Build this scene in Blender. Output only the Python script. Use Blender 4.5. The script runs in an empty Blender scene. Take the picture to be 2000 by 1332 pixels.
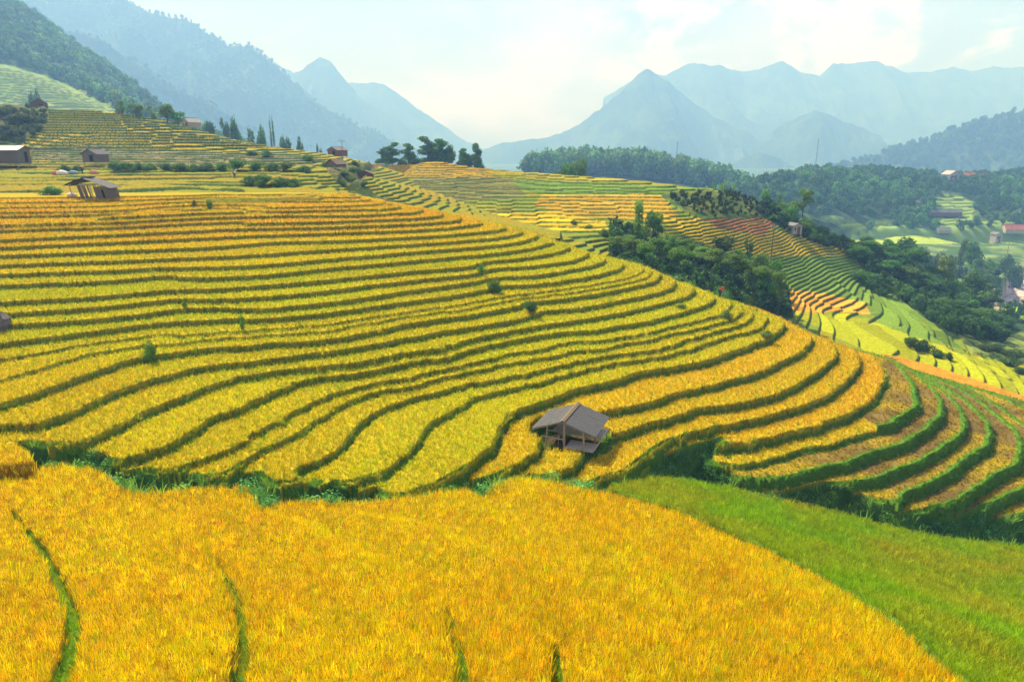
import bpy, math, random
import numpy as np
from mathutils import Vector, Matrix, Euler
random.seed(7)
RNG = np.random.default_rng(7)
R = math.radians
sc = bpy.context.scene

# ------------------------------------------------------------------ camera, world, sun, exposure
FPX, W0, H0, PITCH = 1333.0, 2000.0, 1332.0, R(15.75)
cam = bpy.data.cameras.new("camera")
cam.lens = 24.0; cam.sensor_width = 36.0; cam.clip_start = 0.3; cam.clip_end = 12000
camo = bpy.data.objects.new("camera", cam); sc.collection.objects.link(camo)
camo.location = (0, 0, 0); camo.rotation_euler = (R(90) - PITCH, 0, 0)
sc.camera = camo

SUN_AZ, SUN_EL = R(-38), R(48)          # azimuth from +Y towards +X
SUN_DIR = Vector((math.sin(SUN_AZ)*math.cos(SUN_EL), math.cos(SUN_AZ)*math.cos(SUN_EL), math.sin(SUN_EL)))
world = bpy.data.worlds.new("World"); sc.world = world; world.use_nodes = True
def build_world():
    nt = world.node_tree; N = nt.nodes; L = nt.links
    for n in list(N): N.remove(n)
    out = N.new("ShaderNodeOutputWorld"); bg = N.new("ShaderNodeBackground")
    sky = N.new("ShaderNodeTexSky"); sky.sky_type = 'NISHITA'; sky.sun_disc = False
    sky.sun_elevation = SUN_EL; sky.sun_rotation = SUN_AZ
    sky.air_density = 1.0; sky.dust_density = 2.0; sky.ozone_density = 1.5; sky.altitude = 300
    bg.inputs['Strength'].default_value = 0.12
    tc = N.new("ShaderNodeTexCoord")
    sep = N.new("ShaderNodeSeparateXYZ"); L.new(tc.outputs['Generated'], sep.inputs[0])
    # project the view direction on a cloud layer: xy / (z + .12)
    add = N.new("ShaderNodeMath"); add.operation = 'ADD'; add.inputs[1].default_value = 0.16
    L.new(sep.outputs['Z'], add.inputs[0])
    dx = N.new("ShaderNodeMath"); dx.operation = 'DIVIDE'; L.new(sep.outputs['X'], dx.inputs[0]); L.new(add.outputs[0], dx.inputs[1])
    dy = N.new("ShaderNodeMath"); dy.operation = 'DIVIDE'; L.new(sep.outputs['Y'], dy.inputs[0]); L.new(add.outputs[0], dy.inputs[1])
    cmb = N.new("ShaderNodeCombineXYZ"); L.new(dx.outputs[0], cmb.inputs[0]); L.new(dy.outputs[0], cmb.inputs[1])
    def noise(vec, scale, detail, rough, dist=0.0, loc=(0, 0, 0), sc3=(1, 1, 1)):
        mp = N.new("ShaderNodeMapping"); mp.inputs['Location'].default_value = loc; mp.inputs['Scale'].default_value = sc3
        L.new(vec, mp.inputs[0])
        n = N.new("ShaderNodeTexNoise"); n.inputs['Scale'].default_value = scale; n.inputs['Detail'].default_value = detail
        n.inputs['Roughness'].default_value = rough; n.inputs['Distortion'].default_value = dist
        L.new(mp.outputs[0], n.inputs['Vector']); return n.outputs['Fac']
    def ramp(fac, a, b, ca=0.0, cb=1.0):
        m = N.new("ShaderNodeMapRange"); m.interpolation_type = 'SMOOTHSTEP'
        m.inputs[1].default_value = a; m.inputs[2].default_value = b; m.inputs[3].default_value = ca; m.inputs[4].default_value = cb
        L.new(fac, m.inputs[0]); return m.outputs[0]
    def math2(op, a, b):
        m = N.new("ShaderNodeMath"); m.operation = op
        for i, v in enumerate((a, b)):
            if isinstance(v, (int, float)): m.inputs[i].default_value = v
            else: L.new(v, m.inputs[i])
        return m.outputs[0]
    def mix(fac, a, b):
        m = N.new("ShaderNodeMix"); m.data_type = 'RGBA'
        if isinstance(fac, (int, float)): m.inputs[0].default_value = fac
        else: L.new(fac, m.inputs[0])
        for i, v in ((6, a), (7, b)):
            if isinstance(v, tuple): m.inputs[i].default_value = (*v, 1)
            else: L.new(v, m.inputs[i])
        return m.outputs[2]
    veil = ramp(noise(cmb.outputs[0], 1.1, 6, 0.55, 0.4, (3.1, 1.7, 0), (1.0, 0.55, 1)), 0.34, 0.66, VEIL_LO, 1.0)
    # billowing cumulus low over the right-hand ridge (direction space: azimuth, elevation)
    az = N.new("ShaderNodeMath"); az.operation = 'ARCTAN2'; L.new(sep.outputs['X'], az.inputs[0]); L.new(sep.outputs['Y'], az.inputs[1])
    el = sep.outputs['Z']
    ae = N.new("ShaderNodeCombineXYZ"); L.new(az.outputs[0], ae.inputs[0]); L.new(math2('MULTIPLY', el, 1.6), ae.inputs[1])
    puff = ramp(noise(ae.outputs[0], 9.0, 9, 0.62, 0.25, (1.3, 0.4, 0.7)), 0.44, 0.60)
    band = math2('MULTIPLY', ramp(el, 0.07, 0.115), ramp(el, 0.24, 0.15))
    right = ramp(az.outputs[0], 0.02, 0.22)
    puff = math2('MULTIPLY', math2('MULTIPLY', puff, band), right)
    # high thin white sheet, brightest to the left of the view where the sun stands behind it
    side = ramp(az.outputs[0], -0.5, 0.75, 1.0, 0.35)
    veil = math2('MULTIPLY', veil, side)
    base = mix(VEIL_BASE, sky.outputs[0], VEIL_COL)
    c1 = mix(veil, base, CLOUD_COL)
    c2 = mix(puff, c1, PUFF_COL)
    L.new(c2, bg.inputs['Color']); L.new(bg.outputs[0], out.inputs[0])
VEIL_LO, VEIL_BASE = 0.0, 0.85
VEIL_COL, CLOUD_COL, PUFF_COL = (.95, .8, 1.3), (3.5, 2.75, 3.3), (4.4, 3.6, 4.0)
build_world()
sun = bpy.data.lights.new("sun", 'SUN'); sun.energy = 5.0; sun.angle = R(0.6); sun.color = (1.0, 0.94, 0.89)
suno = bpy.data.objects.new("sun", sun); sc.collection.objects.link(suno)
suno.rotation_euler = SUN_DIR.to_track_quat('Z', 'Y').to_euler()
sc.view_settings.view_transform = 'Standard'; sc.view_settings.look = 'None'
sc.view_settings.exposure = 1.12; sc.view_settings.gamma = 1.0
sc.render.film_transparent = False
cy = sc.cycles
cy.max_bounces = 6; cy.diffuse_bounces = 3; cy.glossy_bounces = 2; cy.transmission_bounces = 3
cy.transparent_max_bounces = 6; cy.volume_bounces = 1; cy.use_denoising = True; cy.denoising_input_passes = 'RGB_ALBEDO_NORMAL'; cy.denoising_prefilter = 'ACCURATE'
cy.caustics_reflective = False; cy.caustics_refractive = False

# ------------------------------------------------------------------ projection helpers (photo pixels are 2000 x 1332)
CP, SP = math.cos(PITCH), math.sin(PITCH)
def ray(u, v):
    xc = (np.asarray(u, float) - 1000.0) / FPX; yc = (666.0 - np.asarray(v, float)) / FPX
    return xc, CP + yc*SP, -SP + yc*CP
def at_plane(u, v, z):
    x, y, w = ray(u, v); t = z / w
    return t*x, t*y
def at_dist(u, v, Y):
    x, y, w = ray(u, v); t = Y / y
    return t*x, t*w            # X, Z
def project(X, Y, Z):
    d = Y*CP - Z*SP
    return 1000 + FPX*X/d, 666 - FPX*(Y*SP + Z*CP)/d

# ------------------------------------------------------------------ numeric helpers
def smooth(t):
    t = np.clip(t, 0, 1); return t*t*(3 - 2*t)
def lerp(a, b, t): return a + (b - a)*t
def hash2(i, j, s=0):
    n = (i.astype(np.int64)*374761393 + j.astype(np.int64)*668265263 + s*974634777) & 0x7fffffff
    n = ((n ^ (n >> 13))*1274126177) & 0x7fffffff
    return ((n ^ (n >> 16)) & 0xffff) / 65535.0
def vnoise(x, y, s=0):
    xi = np.floor(x); yi = np.floor(y); fx = smooth(x - xi); fy = smooth(y - yi)
    xi = xi.astype(np.int64); yi = yi.astype(np.int64)
    a = hash2(xi, yi, s); b = hash2(xi + 1, yi, s); c = hash2(xi, yi + 1, s); d = hash2(xi + 1, yi + 1, s)
    return lerp(lerp(a, b, fx), lerp(c, d, fx), fy)*2 - 1
def fbm(x, y, s=0, o=4, g=0.5):
    r = np.zeros_like(np.asarray(x, float)); a = 1.0; f = 1.0
    for k in range(o):
        r += a*vnoise(x*f + 17.3*k, y*f - 9.1*k, s + k); a *= g; f *= 2.03
    return r
def ridged(x, y, s=0, o=4):
    r = np.zeros_like(np.asarray(x, float)); a = 1.0; f = 1.0
    for k in range(o):
        r += a*(1 - 2*np.abs(vnoise(x*f + 3.7*k, y*f + 8.3*k, s + k))); a *= 0.5; f *= 2.1
    return r
def tps(P, z, lam=0.0):
    P = np.asarray(P, float); z = np.asarray(z, float)
    c = P.mean(0); s = P.std(); Q = (P - c)/s; n = len(Q)
    d2 = ((Q[:, None] - Q[None])**2).sum(-1) + 1e-12
    K = 0.5*d2*np.log(d2) + lam*np.eye(n)
    A = np.zeros((n + 3, n + 3)); A[:n, :n] = K; A[:n, n] = 1; A[:n, n+1:] = Q; A[n:, :n] = A[:n, n:].T
    w = np.linalg.solve(A, np.r_[z, 0, 0, 0])
    def f(X, Y):
        sh = np.shape(X); q = (np.c_[np.ravel(X), np.ravel(Y)] - c)/s; out = np.empty(len(q))
        for i in range(0, len(q), 4000):
            b = q[i:i+4000]; e = ((b[:, None] - Q[None])**2).sum(-1) + 1e-12
            out[i:i+4000] = (0.5*e*np.log(e)) @ w[:n] + w[n] + b @ w[n+1:]
        return out.reshape(sh)
    return f
class Field:                      # scalar field on a regular plan grid, cubic sampling
    def __init__(self, f, x0, x1, y0, y1, d):
        self.x0, self.y0, self.d = x0, y0, d
        xs = np.arange(x0, x1 + d, d); ys = np.arange(y0, y1 + d, d)
        X, Y = np.meshgrid(xs, ys); self.a = f(X, Y)
        gy, gx = np.gradient(self.a, d)
        g = np.hypot(gx, gy)
        for _ in range(2): g[1:-1, 1:-1] = (g[1:-1, 1:-1]*2 + g[:-2, 1:-1] + g[2:, 1:-1] + g[1:-1, :-2] + g[1:-1, 2:])/6
        self.g = g
    def _lin(self, a, X, Y):
        h, w = a.shape
        u = np.clip((X - self.x0)/self.d, 0, w - 1.001); v = np.clip((Y - self.y0)/self.d, 0, h - 1.001)
        i = u.astype(int); j = v.astype(int); fu = u - i; fv = v - j
        return lerp(lerp(a[j, i], a[j, i+1], fu), lerp(a[j+1, i], a[j+1, i+1], fu), fv)
    def grad(self, X, Y): return self._lin(self.g, X, Y)
    def __call__(self, X, Y):
        a = self.a; h, w = a.shape
        u = np.clip((X - self.x0)/self.d, 1, w - 2.001); v = np.clip((Y - self.y0)/self.d, 1, h - 2.001)
        i = u.astype(int); j = v.astype(int); fu = u - i; fv = v - j
        def cw(t): return (-.5*t+t*t-.5*t**3, 1-2.5*t*t+1.5*t**3, .5*t+2*t*t-1.5*t**3, -.5*t*t+.5*t**3)
        wu = cw(fu); wv = cw(fv); r = 0
        for m in range(4):
            row = sum(wu[n]*a[j-1+m, np.clip(i-1+n, 0, w-1)] for n in range(4)); r = r + wv[m]*row
        return r
def catmull(P, step):
    P = np.asarray(P, float)
    if len(P) < 3:
        n = max(2, int(np.hypot(*(P[-1]-P[0]))/step) + 1); t = np.linspace(0, 1, n)[:, None]; return P[0]*(1-t) + P[-1]*t
    Q = np.vstack([2*P[0]-P[1], P, 2*P[-1]-P[-2]]); out = []
    for i in range(1, len(Q)-2):
        p0, p1, p2, p3 = Q[i-1], Q[i], Q[i+1], Q[i+2]
        n = max(1, int(np.hypot(*(p2-p1)[:2])/step))
        for t in np.arange(n)/n:
            out.append(0.5*((2*p1)+(-p0+p2)*t+(2*p0-5*p1+4*p2-p3)*t*t+(-p0+3*p1-3*p2+p3)*t**3))
    out.append(P[-1]); return np.array(out)
def poly_dist(X, Y, poly, closed=False):      # unsigned distance to a polyline
    poly = np.asarray(poly, float); d = np.full(np.shape(X), 1e9)
    n = len(poly)
    for i in range(n if closed else n - 1):
        a = poly[i]; b = poly[(i+1) % n]; e = b - a; L2 = (e**2).sum() + 1e-12
        t = np.clip(((X-a[0])*e[0] + (Y-a[1])*e[1])/L2, 0, 1)
        d = np.minimum(d, np.hypot(X-a[0]-t*e[0], Y-a[1]-t*e[1]))
    return d
def inside(X, Y, poly):
    poly = np.asarray(poly, float); r = np.zeros(np.shape(X), bool); n = len(poly)
    for i in range(n):
        x1, y1 = poly[i]; x2, y2 = poly[(i+1) % n]
        if y1 == y2: continue
        c = ((y1 > Y) != (y2 > Y)) & (X < (x2-x1)*(Y-y1)/(y2-y1) + x1)
        r ^= c
    return r

# ------------------------------------------------------------------ mesh + material helpers
def link(o): sc.collection.objects.link(o); return o
def np_mesh(name, V, F, mat=None, col=None, smooth_=True, quads=True):
    me = bpy.data.meshes.new(name); V = np.asarray(V, np.float32); F = np.asarray(F, np.int32)
    k = F.shape[1]
    me.vertices.add(len(V)); me.vertices.foreach_set("co", V.ravel())
    me.loops.add(F.size); me.loops.foreach_set("vertex_index", F.ravel())
    me.polygons.add(len(F)); me.polygons.foreach_set("loop_start", np.arange(0, F.size, k, dtype=np.int32))
    me.update(calc_edges=True)
    if smooth_: me.polygons.foreach_set("use_smooth", np.ones(len(F), bool))
    if col is not None:
        c = np.ones((len(V), 4), np.float32); c[:, :3] = col
        at = me.color_attributes.new("Col", 'FLOAT_COLOR', 'POINT'); at.data.foreach_set("color", c.ravel())
    if mat: me.materials.append(mat)
    return me
def obj(name, me, parent=None, kind=None, label=None, cat=None, group=None):
    o = bpy.data.objects.new(name, me); link(o)
    if parent is not None: o.parent = parent
    tag(o, label, cat, group, kind); return o
def tag(o, label=None, cat=None, group=None, kind=None):
    if label: o["label"] = label
    if cat: o["category"] = cat
    if group: o["group"] = group
    if kind: o["kind"] = kind
    return o
def empty(name, loc, rz=0, label=None, cat=None, group=None, scale=1.0):
    o = bpy.data.objects.new(name, None); link(o); o.location = loc; o.rotation_euler = (0, 0, rz); o.scale = (scale,)*3
    o.empty_display_size = 0.3
    return tag(o, label, cat, group)
def polar_grid(az0, az1, n, radii, Hf, name, mat, colf):
    az = np.linspace(R(az0), R(az1), n); A, Rr = np.meshgrid(az, radii)
    X = np.tan(A)*Rr; Y = Rr + 0*A
    Z, C = Hf(X, Y) if colf is None else (Hf(X, Y), None)
    if C is None: C = colf(X, Y, Z)
    m = len(radii); idx = np.arange(m*n).reshape(m, n)
    F = np.stack([idx[:-1, :-1], idx[:-1, 1:], idx[1:, 1:], idx[1:, :-1]], -1).reshape(-1, 4)
    me = np_mesh(name, np.stack([X, Y, Z], -1).reshape(-1, 3), F, mat, C.reshape(-1, 3))
    return me
def leaf_bsdf(nt, col, trans=0.35, rough=0.6, tint=(1, 1, 1)):
    N, L = nt.nodes, nt.links
    b = N.new("ShaderNodeBsdfPrincipled"); b.inputs['Roughness'].default_value = rough; b.inputs['Specular IOR Level'].default_value = 0.06
    t = N.new("ShaderNodeBsdfTranslucent"); m = N.new("ShaderNodeMixShader"); m.inputs[0].default_value = trans
    L.new(col, b.inputs['Base Color']); L.new(col, t.inputs['Color']); L.new(b.outputs[0], m.inputs[1]); L.new(t.outputs[0], m.inputs[2])
    return m.outputs[0]
def mat_base(name):
    m = bpy.data.materials.new(name); m.use_nodes = True; nt = m.node_tree
    for n in list(nt.nodes): nt.nodes.remove(n)
    o = nt.nodes.new("ShaderNodeOutputMaterial"); return m, nt, o
def mat_terrain(name, nscale=3.0, amp=0.35, bump=0.0, bscale=2.0, bdist=0.3):
    m, nt, o = mat_base(name); N, L = nt.nodes, nt.links
    a = N.new("ShaderNodeAttribute"); a.attribute_name = "Col"
    tc = N.new("ShaderNodeNewGeometry")
    n = N.new("ShaderNodeTexNoise"); n.inputs['Scale'].default_value = nscale; n.inputs['Detail'].default_value = 5; n.inputs['Roughness'].default_value = 0.65
    L.new(tc.outputs['Position'], n.inputs['Vector'])
    mr = N.new("ShaderNodeMapRange"); mr.inputs[1].default_value = 0.3; mr.inputs[2].default_value = 0.7; mr.inputs[3].default_value = 1-amp; mr.inputs[4].default_value = 1+amp
    L.new(n.outputs['Fac'], mr.inputs[0])
    v = N.new("ShaderNodeVectorMath"); v.operation = 'SCALE'; L.new(a.outputs['Color'], v.inputs[0]); L.new(mr.outputs[0], v.inputs['Scale'])
    b = N.new("ShaderNodeBsdfPrincipled"); b.inputs['Roughness'].default_value = 0.95; b.inputs['Specular IOR Level'].default_value = 0.03
    L.new(v.outputs[0], b.inputs['Base Color'])
    if bump:
        n2 = N.new("ShaderNodeTexNoise"); n2.inputs['Scale'].default_value = bscale; n2.inputs['Detail'].default_value = 4; n2.inputs['Roughness'].default_value = 0.7
        L.new(tc.outputs['Position'], n2.inputs['Vector'])
        bp = N.new("ShaderNodeBump"); bp.inputs['Strength'].default_value = bump; bp.inputs['Distance'].default_value = bdist
        L.new(n2.outputs['Fac'], bp.inputs['Height']); L.new(bp.outputs[0], b.inputs['Normal'])
    L.new(b.outputs[0], o.inputs[0]); return m
def mat_inst(name, trans=0.4, rough=0.6):        # colour = per-vertex colour x per-instance tint
    m, nt, o = mat_base(name); N, L = nt.nodes, nt.links
    a = N.new("ShaderNodeAttribute"); a.attribute_name = "Col"
    t = N.new("ShaderNodeAttribute"); t.attribute_type = 'INSTANCER'; t.attribute_name = "tint"
    v = N.new("ShaderNodeVectorMath"); v.operation = 'MULTIPLY'; L.new(a.outputs['Color'], v.inputs[0]); L.new(t.outputs['Color'], v.inputs[1])
    L.new(leaf_bsdf(nt, v.outputs[0], trans, rough), o.inputs[0]); return m
def mat_plain(name, col, rough=0.8, nscale=6.0, amp=0.25, metal=0.0, stretch=(1, 1, 1), bump=0.3, coords='Object'):
    m, nt, o = mat_base(name); N, L = nt.nodes, nt.links
    tc = N.new("ShaderNodeTexCoord"); mp = N.new("ShaderNodeMapping"); mp.inputs['Scale'].default_value = stretch
    L.new(tc.outputs[coords], mp.inputs[0])
    n = N.new("ShaderNodeTexNoise"); n.inputs['Scale'].default_value = nscale; n.inputs['Detail'].default_value = 5; n.inputs['Roughness'].default_value = 0.7
    L.new(mp.outputs[0], n.inputs['Vector'])
    mr = N.new("ShaderNodeMapRange"); mr.inputs[1].default_value = 0.25; mr.inputs[2].default_value = 0.75; mr.inputs[3].default_value = 1-amp; mr.inputs[4].default_value = 1+amp
    L.new(n.outputs['Fac'], mr.inputs[0])
    v = N.new("ShaderNodeVectorMath"); v.operation = 'SCALE'; v.inputs[0].default_value = col; L.new(mr.outputs[0], v.inputs['Scale'])
    b = N.new("ShaderNodeBsdfPrincipled"); b.inputs['Roughness'].default_value = rough; b.inputs['Metallic'].default_value = metal; b.inputs['Specular IOR Level'].default_value = 0.3
    L.new(v.outputs[0], b.inputs['Base Color'])
    bp = N.new("ShaderNodeBump"); bp.inputs['Strength'].default_value = bump; bp.inputs['Distance'].default_value = 0.02
    L.new(n.outputs['Fac'], bp.inputs['Height']); L.new(bp.outputs[0], b.inputs['Normal'])
    L.new(b.outputs[0], o.inputs[0]); return m
# ------------------------------------------------------------------ the main hill: traced terrace lips (photo px) at the height of the rice tops
HILL = [
 (-5.85, [(-150,384),(0,382),(200,380),(400,377),(490,376.5),(600,374),(661,373)]),
 (-6.15, [(-150,393),(0,391),(200,388),(422,381),(512,381),(625,380.5),(679,381)]),
 (-6.5, [(-150,402),(0,400),(200,397),(400,389),(625,389),(693,388),(722,386)]),
 (-6.85, [(-150,412),(0,410),(200,407),(400,402),(490,401),(625,399),(693,397),(737,394),(752,391)]),
 (-7.2, [(-150,429),(0,425),(200,420),(400,411),(500,409),(531,408),(715,406),(765,402),(782,398)]),
 (-7.65, [(-150,432),(0,427.6),(200,422),(400,413.5),(505,414.5),(520,417),(647,414),(800,411),(815,408),(824,404)]),
 (-8.12, [(-150,447),(0,443),(140,439),(200,439),(400,430),(472,428),(480,431),(647,427.5),(800,422),(830,420),(858,417),(866,412)]),
 (-8.6, [(-150,468),(0,462.5),(400,444.5),(490,441),(647,438),(800,433),(860,429),(893,426),(900,421)]),
 (-9.1,  [(-150,482),(0,477),(400,459),(490,455),(647,450),(800,444.5),(870,440),(920,435),(939,430),(935,424)]),
 (-9.6,  [(-150,499),(0,493),(400,477),(467,472.6),(546,467),(647,465),(800,458),(880,453),(950,447),(982,442),(986,438)]),
 (-10.1, [(-150,517),(0,511),(170,505),(400,496),(512,490.6),(647,481.6),(800,472),(880,467),(960,460),(1005,453),(1017,448),(1012,442)]),
 (-10.6, [(-150,536),(0,529),(200,522),(310,516),(330,516.5),(400,515),(512,511),(647,499.6),(800,487),(890,480),(980,472),(1025,465),(1048,457),(1048,451)]),
 (-11.1, [(-150,558),(0,550),(200,542),(338,531),(345,535),(400,535.6),(512,531),(647,517.6),(800,504),(919,493),(930,493.5),(1002,484.5),(1048,477),(1074,470),(1079,463)]),
 (-11.6, [(-150,592),(0,583),(200,571),(344,558),(350,560),(400,558),(512,551),(647,540),(800,524),(935,513),(946,505),(1002,500.6),(1048,495),(1093,486),(1112,477),(1111,470)]),
 (-12.1, [(-150,615),(0,605.5),(200,591),(355,575),(360,578),(454,578.5),(512,574),(647,560),(800,542),(932,528),(948,520),(1002,516.5),(1048,513),(1115,504),(1145,494),(1150,488)]),
 (-12.6, [(-150,640),(0,628),(200,614),(380,594),(448,592),(456,598.5),(512,596.5),(647,583),(800,561.5),(890,549),(935,542.5),(980,535),(1025,534),(1070,529),(1138,517),(1175,507),(1183,499)]),
 (-13.1, [(-150,678),(0,662),(112,649),(180,640),(300,625),(400,619),(471,612),(478,617),(512,614.5),(647,603),(800,582),(890,569.5),(955,558),(965,552),(1025,551),(1070,547),(1138,538),(1200,522),(1212,515),(1210,507)]),
 (-13.6, [(-150,715),(0,692),(67,682.6),(135,669),(203,658),(278,654),(315,653),(400,646.5),(495,639),(512,636),(647,626),(800,603),(867,594),(935,582),(980,576),(1025,569.5),(1070,563),(1115,556),(1200,543),(1245,530),(1255,521),(1250,512)]),
 (-13.85,[(-150,755),(0,730),(67,714),(135,694),(203,678),(272,667),(287,659),(315,655)]),
 (-14.1, [(-150,805),(0,777),(45,764),(112,741),(180,719),(248,696),(315,683),(400,674),(490,668),(535,660),(557,661),(625,658),(715,644.5),(800,626),(890,612),(957,601),(1016,591),(1025,583),(1052,582),(1093,578),(1138,572),(1200,562),(1245,552),(1279,543),(1288,533),(1282,523)]),
 (-14.6, [(-150,855),(0,838),(22,834),(67,818),(135,793),(203,764),(270,739),(338,719),(400,705),(490,699.6),(557,689.6),(625,678),(670,674),(800,651),(867,639),(957,626),(1025,615),(1036,608),(1054,601),(1093,598.7),(1138,594),(1200,583),(1268,570),(1308,557),(1317,546),(1311,536)]),
 (-15.1, [(-150,868),(0,850),(30,851),(60,852),(113,857),(158,853),(203,831),(270,797.6),(338,773),(400,746),(434,737),(467,725.6),(535,716.6),(625,710),(704,702),(738,694),(800,682.8),(867,674),(912,659),(957,650.5),(1025,637),(1070,630),(1104,623),(1111,621),(1138,616.7),(1200,606),(1268,593),(1326,577),(1349,568),(1353,558),(1346,549)]),
 (-15.6, [(222,889),(232,888),(270,881),(315,863),(360,834),(400,809),(422,800),(467,786),(512,768),(557,748),(575,737)]),
 (-15.6, [(1112,632),(1138,640),(1160,639),(1200,631),(1290,615),(1358,595),(1385,586),(1391,574),(1384,565)]),
 (-16.1, [(275,900),(279,903),(315,908),(360,903),(400,883),(445,868),(490,849),(512,840),(557,816),(602,791),(647,770.6),(715,748),(800,730),(867,716.6),(935,701),(1003,687),(1070,674),(1134,660),(1145,667),(1163,664.8),(1200,656),(1268,645),(1335,627),(1398,611),(1416,604),(1430,590),(1420,580)]),
 (-16.45,[(382,912),(400,920),(445,917),(468,900),(499,866),(507,853)]),
 (-16.8, [(508,905),(520,925),(557,934),(600,932),(625,918),(628,890),(659,870),(681,843),(715,811),(738,795),(800,770),(867,755),(912,746),(935,744),(957,741),(1025,728),(1115,707.5),(1200,689),(1268,681),(1335,665),(1358,656),(1425,636),(1459,622),(1468,605),(1456,594)]),
 (-17.2, [(645,918),(655,928),(700,931),(738,921),(750,905),(800,861),(845,813),(875,800),(899,786),(912,770),(919,757)]),
 (-17.6, [(738,935),(745,950),(770,958),(800,955),(850,935),(900,912),(925,888),(955,865),(960,849),(962,831),(980,818),(1003,793),(1036,782),(1070,773),(1115,755),(1200,735),(1252,719),(1290,713),(1358,703),(1425,683),(1493,658),(1524,636),(1530,618),(1520,606)]),
 (-18.25,[(970,918),(1000,912),(1030,893),(1042,875),(1050,850),(1060,832),(1100,817),(1150,803),(1200,792),(1268,777),(1313,762),(1358,753),(1425,735),(1493,714),(1538,694),(1572,674),(1583,656),(1570,640)]),
 (-18.85,[(1035,915),(1080,920),(1120,905),(1140,880),(1170,852),(1200,837),(1245,826),(1313,804),(1358,790),(1425,781),(1493,768),(1560,740),(1600,715),(1629,692),(1634,675),(1620,656)]),
 (-19.5, [(1170,920),(1215,915),(1267,878),(1295,860),(1310,851),(1335,846),(1380,833),(1425,822),(1470,808),(1538,790),(1600,770),(1640,746),(1667,721),(1680,696),(1668,676)]),
 (-20.15,[(1416,846),(1430,869),(1470,860),(1515,846),(1560,835),(1600,825),(1622,813),(1668,795),(1708,766),(1726,732),(1722,706),(1705,690)]),
 (-20.9, [(1388,888),(1414,900),(1470,891),(1538,873),(1600,862),(1645,850),(1690,838),(1735,829),(1767,811),(1785,796),(1785,766),(1771,730),(1745,703)]),
 (-21.5, [(1450,930),(1520,938),(1600,919),(1656,908),(1690,892),(1735,879),(1780,856),(1816,834),(1836,807),(1836,780),(1814,750),(1785,728),(1755,710)]),
 (-22.1, [(1679,940),(1708,937),(1735,924),(1780,908),(1825,883),(1870,854),(1886,831),(1877,802),(1848,766),(1805,737),(1770,719)]),
 (-22.7, [(1745,978),(1763,979),(1780,958),(1825,937),(1848,921),(1893,892),(1927,870),(1936,849),(1924,816),(1884,780),(1835,750),(1790,727)]),
 (-23.3, [(1830,986),(1851,988),(1880,975),(1905,960),(1933,937),(1960,919),(1992,903),(1998,883),(1992,856),(1965,825),(1915,784),(1860,752),(1815,734)]),
 (-24.0, [(1915,984),(1930,984),(1970,968),(2020,945),(2048,915),(2050,880),(2020,845),(1960,800),(1900,765),(1850,744)]),
 (-24.7, [(1985,1005),(2030,990),(2080,960),(2110,915),(2100,870),(2060,830),(2000,795),(1940,770)]),
]
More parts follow.
